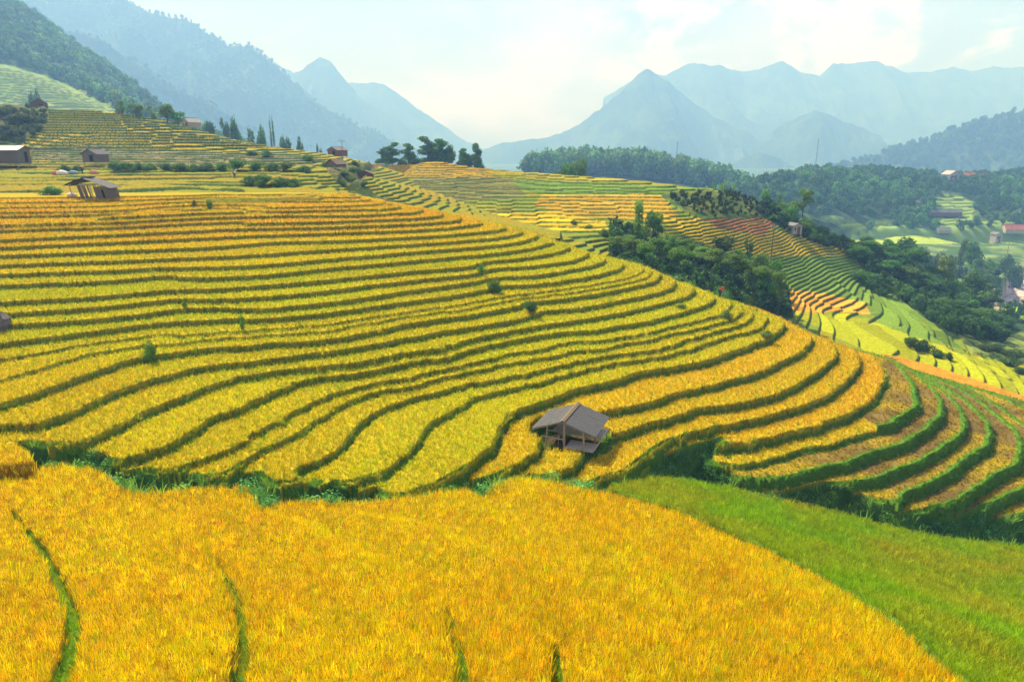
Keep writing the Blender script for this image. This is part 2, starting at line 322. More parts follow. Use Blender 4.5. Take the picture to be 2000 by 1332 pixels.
def build_main():
    P = []; Z = []; curves = {}
    for z, c in HILL:
        q = np.array([at_plane(u, v, z) for u, v in c], float)
        cv = catmull(q, 1.3); curves.setdefault(z, []).append(cv); P.append(cv); Z.append(np.full(len(cv), z))
    def follow(zsrc, znew, sel, dy=-0.4):     # a lower lip that runs tight under a higher one
        for cv in curves[zsrc]:
            m = sel(cv)
            if m.sum() > 2:
                q = cv[m].copy(); q[:, 1] += dy; P.append(q[::1]); Z.append(np.full(len(q), znew))
    pu = lambda cv, z: project(cv[:, 0], cv[:, 1], z)[0]
    follow(-15.1, -15.6, lambda c: (pu(c, -15.1) > 590) & (pu(c, -15.1) < 1095) & (c[:, 1] < 62))
    follow(-13.6, -13.85, lambda c: (pu(c, -13.6) > 330) & (c[:, 1] < 70), -0.25)
    follow(-16.1, -16.45, lambda c: (pu(c, -16.1) > 520) & (c[:, 1] < 64), -0.3)
    follow(-16.8, -17.2, lambda c: (pu(c, -16.8) > 935) & (c[:, 1] < 66), -0.35)
    # the far side of the spur, out of sight: each lip turns back and away
    for z, c in HILL:
        u, v = c[-1]
        if (z < -6.2 and u > 700 and z > -24.5 and z != -17.2):
            x, y = at_plane(u, v, z)
            for t in (3, 7):
                P.append(np.array([[x - .45*t, y + .88*t]])); Z.append(np.array([z]))
            if -24 < z < -8: P.append(np.array([[x - .45*12 + 10, y + .88*12 + 17]])); Z.append(np.array([z - 6.0]))
    for x in np.arange(-110, -15, 8.0):
        for y, z in ((97, -5.7), (106, -6.8), (118, -9.8)):
            P.append(np.array([[x, y]])); Z.append(np.array([z]))
    P = np.vstack(P); Z = np.concatenate(Z)
    # the gully edge, below the tips of the terraces
    gq = np.array([[*at_plane(u, v, z + .7), z + .7] for u, v, z in GULLY_CTL])
    ok = np.array([np.hypot(P[:, 0]-q[0], P[:, 1]-q[1]).min() > 1.3 for q in gq]); gq = gq[ok]
    P = np.vstack([P, gq[:, :2]]); Z = np.r_[Z, gq[:, 2]]
    key = np.round(P/0.35).astype(int); _, ix = np.unique(key[:, 0]*100000 + key[:, 1], return_index=True)
    P, Z = P[ix], Z[ix]
    F = Field(tps(P, Z, 3e-3), -112, 112, 20, 126, 0.3)
    r = Z - F(P[:, 0], P[:, 1]); h, w = F.a.shape; cur = None
    for lv in (32, 16, 8, 4, 2, 1):                       # leftover differences spread without overshoot
        hh, ww = h//lv + 1, w//lv + 1; acc = np.zeros((hh, ww)); cnt = np.zeros((hh, ww))
        i = np.clip(np.round((P[:, 0] - F.x0)/F.d/lv).astype(int), 0, ww-1); j = np.clip(np.round((P[:, 1] - F.y0)/F.d/lv).astype(int), 0, hh-1)
        np.add.at(acc, (j, i), r); np.add.at(cnt, (j, i), 1); fix = cnt > 0; val = acc/np.maximum(cnt, 1)
        if cur is None: cur = np.zeros((hh, ww))
        else:
            ch, cw = cur.shape
            jj = np.clip(np.arange(hh)/2, 0, ch-1.001); ii = np.clip(np.arange(ww)/2, 0, cw-1.001)
            j0 = jj.astype(int); i0 = ii.astype(int); fj = (jj-j0)[:, None]; fi = (ii-i0)[None]
            cur = (cur[j0][:, i0]*(1-fj)*(1-fi) + cur[j0+1][:, i0]*fj*(1-fi) + cur[j0][:, i0+1]*(1-fj)*fi + cur[j0+1][:, i0+1]*fj*fi)
        for _ in range(80 if lv > 1 else 120):
            cur[fix] = val[fix]
            p = np.pad(cur, 1, mode='edge'); cur = (p[:-2, 1:-1] + p[2:, 1:-1] + p[1:-1, :-2] + p[1:-1, 2:])/4
        cur[fix] = val[fix]
    a = F.a + cur[:h, :w]
    for _ in range(1): a[1:-1, 1:-1] = (a[1:-1, 1:-1]*4 + a[:-2, 1:-1] + a[2:, 1:-1] + a[1:-1, :-2] + a[1:-1, 2:])/8
    F.a = a; gy, gx = np.gradient(a, F.d); g = np.hypot(gx, gy)
    for _ in range(3): g[1:-1, 1:-1] = (g[1:-1, 1:-1]*2 + g[:-2, 1:-1] + g[2:, 1:-1] + g[1:-1, :-2] + g[1:-1, 2:])/6
    F.g = g
    return F, curves
GULLY_CTL = [(-100,900,-15.9),(0,885,-16.0),(60,885,-16.3),(120,892,-16.5),(180,905,-16.7),(230,925,-17.0),(300,940,-17.4),(400,950,-17.7),(480,945,-17.7),
 (540,958,-18.0),(620,960,-18.3),(690,965,-18.5),(750,985,-18.7),(820,985,-19.0),(900,965,-19.0),(960,940,-19.2),(1020,940,-19.4),(1100,945,-19.9),(1180,955,-20.5),(1250,950,-20.9),
 (1330,935,-21.5),(1400,945,-22.0),(1500,975,-22.8),(1600,985,-23.3),(1700,1000,-23.9),(1800,1030,-24.6),(1900,1045,-25.2),(2000,1055,-25.8),(2100,1060,-26.4)]
SM, CURVES = build_main()
LEV = np.array(sorted({z for z, _ in HILL}, reverse=True) + [-25.6, -26.6])
# rice zone on the hill: gully-side border (px, plane height)
ZONE_LO = [(-200,845,-14.6),(0,846,-14.6),(40,852,-15.1),(113,861,-15.1),(165,856,-15.1),(205,868,-15.4),(222,895,-15.6),(262,897,-15.8),(279,908,-16.1),(320,913,-16.1),(372,908,-16.2),(385,922,-16.45),(440,922,-16.45),(480,905,-16.6),(506,915,-16.8),(520,932,-16.8),(560,940,-16.8),(625,928,-16.9),(648,933,-17.2),(700,937,-17.2),(735,933,-17.4),(745,957,-17.6),(790,963,-17.6),(850,942,-17.6),(915,912,-17.7),(965,921,-18.25),(1030,916,-18.6),(1040,924,-18.85),(1105,920,-18.85),(1165,926,-19.2),(1222,920,-19.5),(1272,882,-19.5),(1300,860,-19.5),(1340,849,-19.5),(1400,833,-19.5),(1408,847,-20.15),(1402,868,-20.6),(1382,893,-20.9),(1425,908,-21.1),(1452,936,-21.5),(1520,945,-21.6),(1610,928,-21.7),(1675,945,-22.1),(1735,975,-22.5),(1765,984,-22.7),(1825,990,-23.2),(1862,990,-23.3),(1915,990,-24.0),(1985,1010,-24.7),(2100,1035,-25.4)]
ZLO = np.array([at_plane(*p) for p in ZONE_LO])
ZPOLY = np.vstack([ZLO, [[120, 30], [120, 130], [-120, 130], [-120, 30]]])

# ------------------------------------------------------------------ the near spur
FORE_CTL = [(-300,1332,-9.4),(0,1332,-9.1),(500,1332,-8.7),(1000,1332,-8.5),(1500,1332,-8.9),(1905,1332,-9.6),(2000,1332,-10.4),(2300,1332,-12.6),
 (0,1130,-10.6),(500,1130,-10.5),(1000,1130,-10.5),(1400,1130,-10.9),(1730,1200,-11.0),(1900,1200,-12.6),(2100,1200,-14.8),
 (-200,930,-11.6),(0,925,-11.6),(170,905,-11.9),(240,945,-12.0),(480,945,-12.4),(700,965,-12.6),(900,950,-12.9),(980,935,-13.1),(1060,925,-13.4),(1190,950,-13.6),
 (1290,930,-14.4),(1400,945,-15.0),(1500,1065,-12.9),(1600,990,-16.0),(1780,1038,-17.0),(2000,1062,-18.2),(2200,1085,-19.6),(1600,1110,-12.6),(1300,985,-13.3),(1700,1100,-14.6),(1850,1150,-14.6)]
FXY = np.array([at_plane(u, v, z) for u, v, z in FORE_CTL]); FZ = np.array([c[2] for c in FORE_CTL])
extra = np.array([[0, 2], [-14, 4], [14, 4], [30, 8], [-30, 8]]); ez = np.array([-6.2, -6.6, -7.0, -11.0, -7.6])
FXY = np.vstack([FXY, extra]); FZ = np.r_[FZ, ez]
FS = Field(tps(FXY, FZ, 1e-3), -60, 70, 0, 50, 1.0)
FEDGE = [(-400,905,-11.2),(-60,915,-11.5),(0,925,-11.6),(80,905,-11.8),(110,897,-11.9),(150,897,-11.9),(200,915,-12),(232,938,-12),(300,942,-12.1),(480,938,-12.4),(497,958,-12.3),(512,985,-12.2),(525,970,-12.3),(600,962,-12.5),(700,965,-12.6),(860,950,-12.8),(905,949,-12.9),(938,962,-12.9),(960,938,-13.1),(1000,927,-13.3),(1060,922,-13.4),(1110,930,-13.4),(1190,950,-13.6),(1225,938,-13.9),(1290,926,-14.4),(1400,941,-15.0),(1480,965,-15.4),(1600,987,-16.0),(1700,1012,-16.5),(1780,1036,-17.0),(1870,1056,-17.6),(2000,1062,-18.2),(2300,1075,-19.8)]
FE = np.array([at_plane(*p) for p in FEDGE])
FPOLY = np.vstack([FE, [[60, 30], [60, 0], [-60, 0], [-60, 25]]])
GEDGE = [(1188,948,-13.6),(1250,968,-13.4),(1310,983,-13.3),(1420,1030,-13.1),(1500,1065,-12.9),(1600,1112,-12.5),(1700,1178,-11.6),(1800,1250,-10.7),(1905,1332,-9.6),(2000,1425,-8.9)]   # rice | green slope
GE = np.array([at_plane(*p) for p in GEDGE])
GPOLY = np.vstack([GE, [[GE[-1][0]+1, 0], [60, 0], [60, 45], [GE[0][0], 45]]])
BUNDS = [([(20,985),(70,1045),(100,1095),(126,1150),(138,1200),(125,1262),(98,1335),(80,1400)], .04, .20),
         ([(425,1085),(455,1130),(468,1180),(470,1240),(457,1332),(440,1400)], .02, .14),
         ([(872,1170),(893,1235),(903,1290),(903,1345)], .01, .07), ([(1085,1235),(1095,1345)], .01, .06)]
def on_fore(u, v):
    z = -11.0
    for _ in range(12):
        x, y = at_plane(u, v, z); z = 0.5*z + 0.5*float(FS(np.array([x]), np.array([y]))[0])
    return at_plane(u, v, z)
BUNDXY = [(catmull(np.array([on_fore(u, v) for u, v in b]), 0.4), w0, w1) for b, w0, w1 in BUNDS]
STEPS = [[(515,985),(600,1010),(700,1060),(790,1110),(850,1150),(880,1190),(903,1345)], [(240,948),(300,985),(370,1030),(425,1085),(468,1200),(457,1345)],
         [(938,962),(985,1010),(1040,1070),(1075,1150),(1090,1240),(1095,1345)], [(150,960),(210,1000),(230,1020)], [(700,990),(830,1010),(900,1045)], [(1100,960),(1200,1010),(1300,1110),(1330,1160)]]
STEPXY = [catmull(np.array([on_fore(u, v) for u, v in s]), 0.6) for s in STEPS]
SMALLF = np.array([at_plane(u, v, -11.2) for u, v in [(-120,862),(0,860),(35,858),(62,872),(66,890),(40,900),(0,903),(-120,905)]])

def fore_info(X, Y):
    s = FS(X, Y) + 0.05*fbm(X*.5, Y*.5, 5, 3)
    for i, p in enumerate(STEPXY):            # small terrace steps across the spur
        d = poly_dist(X, Y, p); k = np.argmin([0])
        # side from nearest segment
        e = p[1:] - p[:-1]; sd = np.zeros(np.shape(X)); best = np.full(np.shape(X), 1e9)
        for a, b in zip(p[:-1:2], e[::2]):
            t = np.clip(((X-a[0])*b[0]+(Y-a[1])*b[1])/((b**2).sum()+1e-9), 0, 1); dd = np.hypot(X-a[0]-t*b[0], Y-a[1]-t*b[1])
            cr = np.sign((X-a[0])*b[1]-(Y-a[1])*b[0]); sd = np.where(dd < best, cr, sd); best = np.minimum(best, dd)
        fade = smooth(1 - d/3.0)
        s = s + np.where(sd > 0, 1, -1)*0.15*smooth(d/.35)*fade
    rice = inside(X, Y, FPOLY)
    dedge = poly_dist(X, Y, FE)
    green = inside(X, Y, GPOLY)
    bund = np.zeros(np.shape(X))
    for p, w0, w1 in BUNDXY:
        d = poly_dist(X, Y, p); dist = np.hypot(X - p[0][0], Y - p[0][1]); w = w0 + (w1 - w0)*np.clip(dist/(np.hypot(*(p[-1]-p[0]))*.9), 0, 1)
        bund = np.maximum(bund, smooth(1 - (d - w*.5)/.12))
    return s, rice, dedge, green, bund

C_GOLD = np.array([.50, .30, .02]); C_OLIVE = np.array([.33, .27, .008]); C_GRASS = np.array([.075, .17, .014]); C_SOIL = np.array([.13, .098, .03]); C_DGRASS = np.array([.045, .11, .02])
def main_info(X, Y):
    S = SM(X, Y); g = np.maximum(SM.grad(X, Y), 0.02)
    wob = 0.06*fbm(X*.9, Y*.9, 11, 3) + .07*fbm(X*.22, Y*.22, 12, 2)
    S2 = S + wob*np.clip(g*2, 0.1, 1)
    k = np.searchsorted(-LEV, -S2, side='left'); k = np.clip(k, 1, len(LEV)-1)   # tread k: LEV[k] <= S < LEV[k-1]
    zu = LEV[k-1]; zk = LEV[k]; a = (zu - S2)/g; L = (zu - zk)/g
    return S2, g, k, zu, zk, np.maximum(a, 0), L
def near_height(X, Y, detail=True):
    """height and colour of the near terrain"""
    S, g, k, zu, zk, a, L = main_info(X, Y)
    stub = (k > STUB_K) | ((k == STUB_K) & (X > 28.5))
    s = np.clip(L/2.0, .4, 1.15); dz = zu - zk; w1 = .22 + .35*np.clip(dz-.5, 0, 1)
    e = a/s
    hr = np.where(stub, .12, .38); cc = np.where(stub, .04, .26)
    ustub = (k-1 > STUB_K) | ((k-1 == STUB_K) & (X > 28.5)); cu = np.where(ustub, -.10, .26)
    gr = zk - hr
    t1 = smooth(e/w1); g1 = np.where(stub, w1 + .1, w1 + .03); g2 = g1 + .09
    h = lerp(zu - cu, gr, t1)
    h = np.where(e > g1, lerp(gr, zk - cc, smooth((e - g1)/(g2 - g1))), h)
    b = L - a
    h = np.where(stub & (b < .32), np.maximum(h, zk + .10*smooth(1 - b/.32)), h)      # grassy bund on the cut fields
    rice = (e > g1 + .04)
    top = S > LEV[0]
    low = S < LEV[-1] + .02; h = np.where(low, S - .2, h); rice = rice & ~low
    bk = (X + 18)*.52 + (Y - 93)*.85 - 14 - np.clip(X - 30, 0, 60)*1.1
    h = h - np.maximum(bk, 0)*.6*(X > -30)
    h = np.where(top, np.minimum(LEV[0] - .26, LEV[0] - .26), h)
    # outside the rice zone the ground falls into the gully
    ins = inside(X, Y, ZPOLY); d = poly_dist(X, Y, ZLO)
    rr = 1.25; cornr = ins & (np.hypot(np.clip(rr - d, 0, rr), np.clip(rr - b, 0, rr)) > rr) & (Y < 52); cfade = smooth((np.hypot(np.clip(rr - d, 0, rr), np.clip(rr - b, 0, rr)) - rr)/.12)*(ins & (Y < 52))
    h = lerp(h, np.minimum(h, gr - .15), cfade); rice = rice & ~cornr
    drop = np.where(ins, 0, np.minimum(d*1.1 + .45*smooth(d/.3), 9.0))
    near = ~ins
    h = np.where(near, np.minimum(S, h) - .35 - drop + .25*fbm(X*.8, Y*.8, 31, 4), h)
    hd = np.hypot((X - 4.1)/2.6, (Y - 43.8)/2.3); hut = hd < 1.0
    h = lerp(h, -19.75 + .05*fbm(X*2, Y*2, 51, 2), smooth((1.25 - hd)/.3)); rice = rice & (hd > 1.12)
    # colours
    n1 = fbm(X*.7, Y*.7, 3, 3)[..., None]
    side = (t1 < 1)[..., None]; fr = ((h - gr)/np.maximum(zu - cu - gr, .01))[..., None]
    c = np.where(side, np.where(fr > .62, C_OLIVE, C_GRASS), C_GRASS*1.0)
    c = np.where(rice[..., None], C_OLIVE*1.25, c); c = np.where((hd < .8)[..., None], C_SOIL*.6, c)
    pl = smooth(1.0*fbm(X*.22, Y*.22, 75, 3) + .95 - smooth((Y - 47)/7)*.9)[..., None]; soil = lerp(C_SOIL*(1 + .3*n1), np.array([.30, .22, .018]), pl)
    c = np.where((stub & rice)[..., None], soil, c)
    c = np.where((stub & (b < .30))[..., None], C_GRASS*1.2, c)
    c = np.where((stub & ustub)[..., None] & side, C_GRASS, c)
    c = np.where(near[..., None], C_DGRASS*(1 + .4*n1), c)
    # the near spur
    nm = (Y < 42).ravel(); sh = X.shape
    outs = [np.full(X.size, -60.0), np.zeros(X.size, bool), np.full(X.size, 50.0), np.zeros(X.size, bool), np.zeros(X.size)]
    if nm.any():
        for o_, v_ in zip(outs, fore_info(X.ravel()[nm], Y.ravel()[nm])): o_[nm] = v_
    fs, fr_, fd, green, bund = [o_.reshape(sh) for o_ in outs]
    f = fs - .30
    f = np.where(green, fs - .12 + .05*fbm(X*2, Y*2, 8, 3), f)
    f = f - bund*np.where(green, 0, .26)
    f = np.where(fr_, f, fs - .3 - np.minimum(fd*1.35 + .35*smooth(fd/.25), 12) + .18*fbm(X*.9, Y*.9, 41, 4))
    sm = inside(X, Y, SMALLF); sd = poly_dist(X, Y, SMALLF, True)
    f = np.where(sm, np.maximum(f, -11.4 - .35*smooth(1 - sd/.2)), f)
    fc = np.where(green[..., None], C_GRASS*1.2, np.array([.22, .14, .005]))
    fc = np.where((bund > .3)[..., None] & ~green[..., None], C_GRASS*.9, fc)
    fc = np.where((~fr_ & ~sm)[..., None], C_DGRASS*(1 + .4*n1), fc)
    use = f > h
    h = np.where(use, f, h); c = np.where(use[..., None], fc, c)
    info = dict(hut=((hd < 1.12) & (hd > .75)) | cornr, k=k, e=e, b=b, L=L, rice=rice & ins & ~use, stub=stub, ins=ins, use=use, fin=fr_, green=green, bund=bund, gully=((~ins & ~use) | (use & ~fr_ & ~sm)), g=g, zk=zk, w1=w1, g1=g1, sm=sm, side=(t1 < 1) & ins & ~use, S=S, top=top, fd=fd)
    return h, np.clip(c, 0, 1), info
STUB_K = int(np.argmin(abs(LEV + 20.9)))
M_NEAR = mat_terrain("terraced_ground", 9.0, .4, .6, 14.0, .05)
rad = np.r_[np.geomspace(3, 7, 20), np.arange(7.1, 30, .085), np.arange(30, 98, .105), np.arange(98, 128, .5)]
def build_near(naz=1900):
    def Hf(X, Y):
        h, c, _ = near_height(X, Y); return h, c
    me = polar_grid(-57, 57, naz, rad, Hf, "terraced_hillside", M_NEAR, None)
    return obj("terraced_ground", me, kind="structure", label="stepped ground of the terraced rice hill and the near spur", cat="ground")
build_near()
# ------------------------------------------------------------------ instanced ground cover (uncountable: rice, grass, weeds)
def blades(rng, n, h, w, spread, lean, droop, cols, segs=2, base=0.03, g0=.62):
    """a tuft of n tapering bent blades; returns verts, quads, colours"""
    V, F, C = [], [], []
    for i in range(n):
        a = rng.uniform(0, 2*math.pi); r = base*math.sqrt(rng.random()); hh = h*rng.uniform(.75, 1.1)
        p = np.array([r*math.cos(a), r*math.sin(a), 0.0]); b = a + rng.normal(0, .6); out = np.array([math.cos(b), math.sin(b), 0])
        ln = spread*rng.uniform(.3, 1.0); side = np.array([-math.sin(b), math.cos(b), 0]); 
        if rng.random() < .5: side = np.array([math.cos(b+.9), math.sin(b+.9), 0])
        c = np.array(cols[rng.integers(len(cols))])*rng.uniform(.7, 1.25); k0 = len(V)
        for s in range(segs + 1):
            t = s/segs; q = p + out*ln*(t**lean) + np.array([0, 0, hh*(t - droop*t**3)])
            ww = w*(1 - .75*t) if s else w*.7
            V += [q - side*ww/2, q + side*ww/2]; cc = c*(g0 + (1.1 - g0)*t); C += [cc, cc]  # shade between the stems put into the colour: darker towards the blade base
        for s in range(segs): F.append([k0+2*s, k0+2*s+1, k0+2*s+3, k0+2*s+2])
    return V, F, C
def rice_clump(seed, n, h, w, gold=.65):
    rng = np.random.default_rng(seed)
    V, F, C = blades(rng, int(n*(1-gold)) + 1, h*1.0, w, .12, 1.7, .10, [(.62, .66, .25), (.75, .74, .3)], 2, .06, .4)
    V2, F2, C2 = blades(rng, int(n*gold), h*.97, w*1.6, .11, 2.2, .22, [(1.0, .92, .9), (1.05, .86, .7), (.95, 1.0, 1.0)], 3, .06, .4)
    k = len(V); return V + V2, F + [[a + k for a in f] for f in F2], C + C2
def proto_coll(name, items, mat):
    co = bpy.data.collections.new(name)
    for i, (V, F, C) in enumerate(items):
        me = np_mesh(f"{name}_{i:02d}", V, F, mat, np.array(C), smooth_=False)
        co.objects.link(bpy.data.objects.new(f"{name}_{i:02d}", me))
    return co
def scatter(name, P, rot, scl, tint, coll, label, nvar, kind="stuff", rng=None, cat=None):
    me = bpy.data.meshes.new(name); n = len(P)
    me.vertices.add(n); me.vertices.foreach_set("co", np.asarray(P, np.float32).ravel())
    def at(nm, ty, arr, f="value"):
        a = me.attributes.new(nm, ty, 'POINT'); a.data.foreach_set(f, arr)
    at("rot", 'FLOAT_VECTOR', np.asarray(rot, np.float32).ravel(), "vector")
    at("scl", 'FLOAT_VECTOR', np.asarray(scl, np.float32).ravel(), "vector")
    c = np.ones((n, 4), np.float32); c[:, :3] = tint
    at("tint", 'FLOAT_COLOR', c.ravel(), "color")
    at("pick", 'INT', RNG.integers(0, nvar, n).astype(np.int32))
    o = obj(name, me, kind=kind, label=label, cat=cat)
    ng = bpy.data.node_groups.new(name, 'GeometryNodeTree'); N, L = ng.nodes, ng.links
    ng.interface.new_socket("Geometry", in_out='INPUT', socket_type='NodeSocketGeometry')
    ng.interface.new_socket("Geometry", in_out='OUTPUT', socket_type='NodeSocketGeometry')
    gi = N.new("NodeGroupInput"); go = N.new("NodeGroupOutput"); ip = N.new("GeometryNodeInstanceOnPoints")
    ci = N.new("GeometryNodeCollectionInfo"); ci.inputs['Collection'].default_value = coll
    ci.inputs['Separate Children'].default_value = True; ci.inputs['Reset Children'].default_value = True
    ip.inputs['Pick Instance'].default_value = True
    def na(nm, ty):
        a = N.new("GeometryNodeInputNamedAttribute"); a.data_type = ty; a.inputs[0].default_value = nm
        return next(s for s in a.outputs if s.enabled and s.name != 'Exists')
    L.new(gi.outputs[0], ip.inputs['Points']); L.new(ci.outputs[0], ip.inputs['Instance'])
    L.new(na("pick", 'INT'), ip.inputs['Instance Index']); L.new(na("scl", 'FLOAT_VECTOR'), ip.inputs['Scale'])
    er = N.new("FunctionNodeEulerToRotation"); L.new(na("rot", 'FLOAT_VECTOR'), er.inputs[0]); L.new(er.outputs[0], ip.inputs['Rotation'])
    L.new(ip.outputs[0], go.inputs[0])
    md = o.modifiers.new("scatter", 'NODES'); md.node_group = ng
    return o
def jgrid(y0, y1, spf, amax=40.0):
    """jittered points over the viewing wedge, spacing spf(Y)"""
    X, Yv = [], []; y = y0
    while y < y1:
        s = spf(y); w = y*math.tan(R(amax)); n = int(2*w/s)
        X.append(np.linspace(-w, w, n) + RNG.uniform(-.45, .45, n)*s); Yv.append(y + RNG.uniform(-.45, .45, n)*s); y += s
    return np.concatenate(X), np.concatenate(Yv)
M_RICE = mat_inst("rice_leaf", .45, .7); M_GRASS = mat_inst("grass_leaf", .50, .7); M_LEAF = mat_inst("weed_leaf", .35, .6)
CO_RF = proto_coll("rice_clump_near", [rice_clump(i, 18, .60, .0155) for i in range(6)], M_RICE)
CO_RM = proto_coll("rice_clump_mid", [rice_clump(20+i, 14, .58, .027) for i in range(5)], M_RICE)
CO_GR = proto_coll("grass_tuft", [blades(np.random.default_rng(40+i), 16, .42, .022, .22, 1.6, .2, [(1, 1, 1), (.8, .9, .8), (1.2, 1.15, .9)], 2, .10) for i in range(5)], M_GRASS)
def leafy(seed, n, r, h, lw, cols=((1, 1, 1), (.75, .85, .8), (1.25, 1.3, 1.1))):
    rng = np.random.default_rng(seed); V, F, C = [], [], []
    for i in range(n):
        d = rng.normal(size=3); d /= np.linalg.norm(d); rr = rng.uniform(.55, 1.0)
        p = np.array([d[0]*r*rr, d[1]*r*rr, abs(d[2])*h*rr]); nrm = d + rng.normal(size=3)*.6; nrm /= np.linalg.norm(nrm)
        t = np.cross(nrm, rng.normal(size=3)); t /= np.linalg.norm(t); b = np.cross(nrm, t); s = lw*rng.uniform(.6, 1.3)
        k = len(V); V += [p - t*s*.5, p + b*s*.32, p + t*s*.6, p - b*s*.32]; F.append([k, k+1, k+2, k+3])
        c = np.array(cols[rng.integers(len(cols))])*rng.uniform(.8, 1.2); C += [c]*4
    return V, F, C
CO_WD = proto_coll("weed_plant", [leafy(60+i, 240, .36, .55, .065) for i in range(5)], M_LEAF)

def euler_jit(n, tilt=.12):
    return np.stack([RNG.normal(0, tilt, n), RNG.normal(0, tilt, n), RNG.uniform(0, 6.283, n)], -1)
def near_cover():
    # --- points of the near spur
    x, y = jgrid(6.5, 31, lambda Y: .118 + .0016*Y, 52)
    h, c, I = near_height(x, y); n = len(x)
    m = (I['use'] & (I['fin'] | I['sm']) & ~I['green'] & (I['bund'] < .25)); xs, ys, hs = x[m], y[m], h[m]; k = m.sum()
    n1 = fbm(xs*.35, ys*.35, 71, 3); n2 = RNG.normal(0, 1, k)
    t = np.array([.90, .65, .004])*np.exp(.20*n2)[:, None]
    t[:, 1] *= 1.12 - .10*n1 + .10*RNG.normal(0, 1, k); 
    gr = RNG.random(k) < .10 + .10*smooth(n1); t[gr] = t[gr]*np.array([.62, .90, .7])
    orr = RNG.random(k) < .10; t[orr] = t[orr]*np.array([1.0, .76, .8])
    sc3 = np.stack([RNG.uniform(.85, 1.2, k)]*2 + [RNG.uniform(.90, 1.10, k)], -1)
    scatter("ripe_rice", np.stack([xs, ys, hs - .33], -1), euler_jit(k, .10), sc3*np.array([.9, .9, 1]), t, CO_RF, "ripe golden rice crop covering the near spur", 6)
    # --- grass on the green flank of the spur and on its bunds
    m = I['use'] & I['fin'] & (I['green'] | (I['bund'] > .2)); m2 = m & (RNG.random(n) < .95); xs, ys, hs = x[m2], y[m2], h[m2]; k = m2.sum()
    n1 = fbm(xs*.45, ys*.45, 72, 4)[:, None]
    t = lerp(np.array([.24, .43, .010]), np.array([.44, .38, .02]), np.clip(.28 + .45*n1, 0, 1))*np.exp(.18*RNG.normal(0, 1, (k, 1)))
    b = I['bund'][m2]; s = np.where(b > .2, .5, .72)*RNG.uniform(.7, 1.15, k)
    scatter("green_grass", np.stack([xs, ys, hs - .05], -1), euler_jit(k, .2), np.stack([s*1.2, s*1.2, s], -1), t, CO_GR, "bright green grass with reddish seed heads on the right flank of the near spur", 5)
    # --- the main hill
    x, y = jgrid(24, 101, lambda Y: .135 + .0023*Y, 44)
    h, c, I = near_height(x, y); n = len(x)
    stub = I['stub']; m = I['rice'] & ~stub & (I['e'] > I['g1'] + .10) & (I['L'] > .6) & (I['S'] > LEV[-1]) & (~I['top'] | (y < 99))
    xs, ys = x[m], y[m]; k = m.sum(); zk = np.where(I['top'], LEV[0], I['zk'])[m]; kk = I['k'][m]
    z = LEV[np.clip(kk, 0, len(LEV)-1)]
    # colour: orange gold high on the hill, yellow green in the middle, gold again low down
    n1 = fbm(xs*.12, ys*.12, 73, 3); n2 = RNG.normal(0, 1, k)
    up = smooth((zk + 11.5)/3.5)[:, None]; low = smooth((-17.9 - zk)/.5)[:, None]
    g = np.array([.63, .65, .003]); og = np.array([.84, .51, .008]); gg = np.array([.84, .58, .006])
    t = lerp(lerp(g, og, up), gg, low)
    leftlow = smooth((-5 - xs)/8)*smooth((48 - ys)/6); t = lerp(t, np.array([.74, .64, .004]), leftlow[:, None]*.8)
    kh = hash2(kk, np.floor(xs/9).astype(int)*0 + 3, 5); t = t*lerp(.93, 1.07, kh)[:, None]; t[:, 0] *= lerp(.88, 1.05, hash2(kk, kk, 9))
    t = t*np.exp(.13*n2)[:, None]; t[:, 1] *= 1 - .08*n1 + .05*RNG.normal(0, 1, k)
    gr = RNG.random(k) < .12; t[gr] = t[gr]*np.array([.62, .92, .8])
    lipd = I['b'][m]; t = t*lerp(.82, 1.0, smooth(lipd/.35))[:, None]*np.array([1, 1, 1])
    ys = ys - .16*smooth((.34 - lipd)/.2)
    s = RNG.uniform(.85, 1.15, k)*(1 + .004*(ys - 30)); sz = RNG.uniform(.86, 1.08, k)
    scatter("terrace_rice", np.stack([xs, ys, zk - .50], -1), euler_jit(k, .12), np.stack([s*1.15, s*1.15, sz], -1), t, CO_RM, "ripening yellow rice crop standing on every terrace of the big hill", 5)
    # grass on the risers
    m = (I['side'] | I['hut'] | ((I['rice'] | I['ins']) & (I['e'] < I['g1'] + .12)) | (stub & (I['b'] < .32) & I['ins'])) & ~I['use'] & I['ins'] & ~I['top']
    m &= (RNG.random(n) < np.where(stub, 1.0, .6)); xs, ys, hs = x[m], y[m], h[m]; k = m.sum(); dz = (LEV[np.clip(I['k'][m]-1, 0, 99)] - I['zk'][m])
    bunds = stub[m]; n1 = fbm(xs*.3, ys*.3, 74, 3)
    t = np.where(bunds[:, None], np.array([.17, .32, .03]), np.array([.20, .30, .012]))*np.exp(.22*RNG.normal(0, 1, k) + .25*n1)[:, None]
    big = smooth((-zk_safe(I, m) - 12.5)/2.5)
    t = lerp(t*np.array([1.25, 1.0, 1.0]), t*np.array([.75, 1.05, 1.2]), big[:, None])
    s = RNG.uniform(.55, 1.0, k)*lerp(.65, 1.0, big)*np.where(bunds, .8, 1)
    scatter("riser_grass", np.stack([xs, ys, hs - .05], -1), euler_jit(k, .35), np.stack([s*1.3, s*1.3, s], -1), t, CO_GR, "dark green grass growing down the terrace walls", 5)
    xf, yf = jgrid(27, 96, lambda Y: .088 + .0017*Y, 43); _S, _g, _k, _zu, _zk, _a, _L = main_info(xf, yf)
    e_ = _a/np.clip(_L/2.0, .4, 1.15); w_ = .22 + .35*np.clip((_zu - _zk) - .5, 0, 1); q = (e_ < w_ + .02) & (_S < LEV[0]) & (_S > LEV[-1]); xf, yf = xf[q], yf[q]
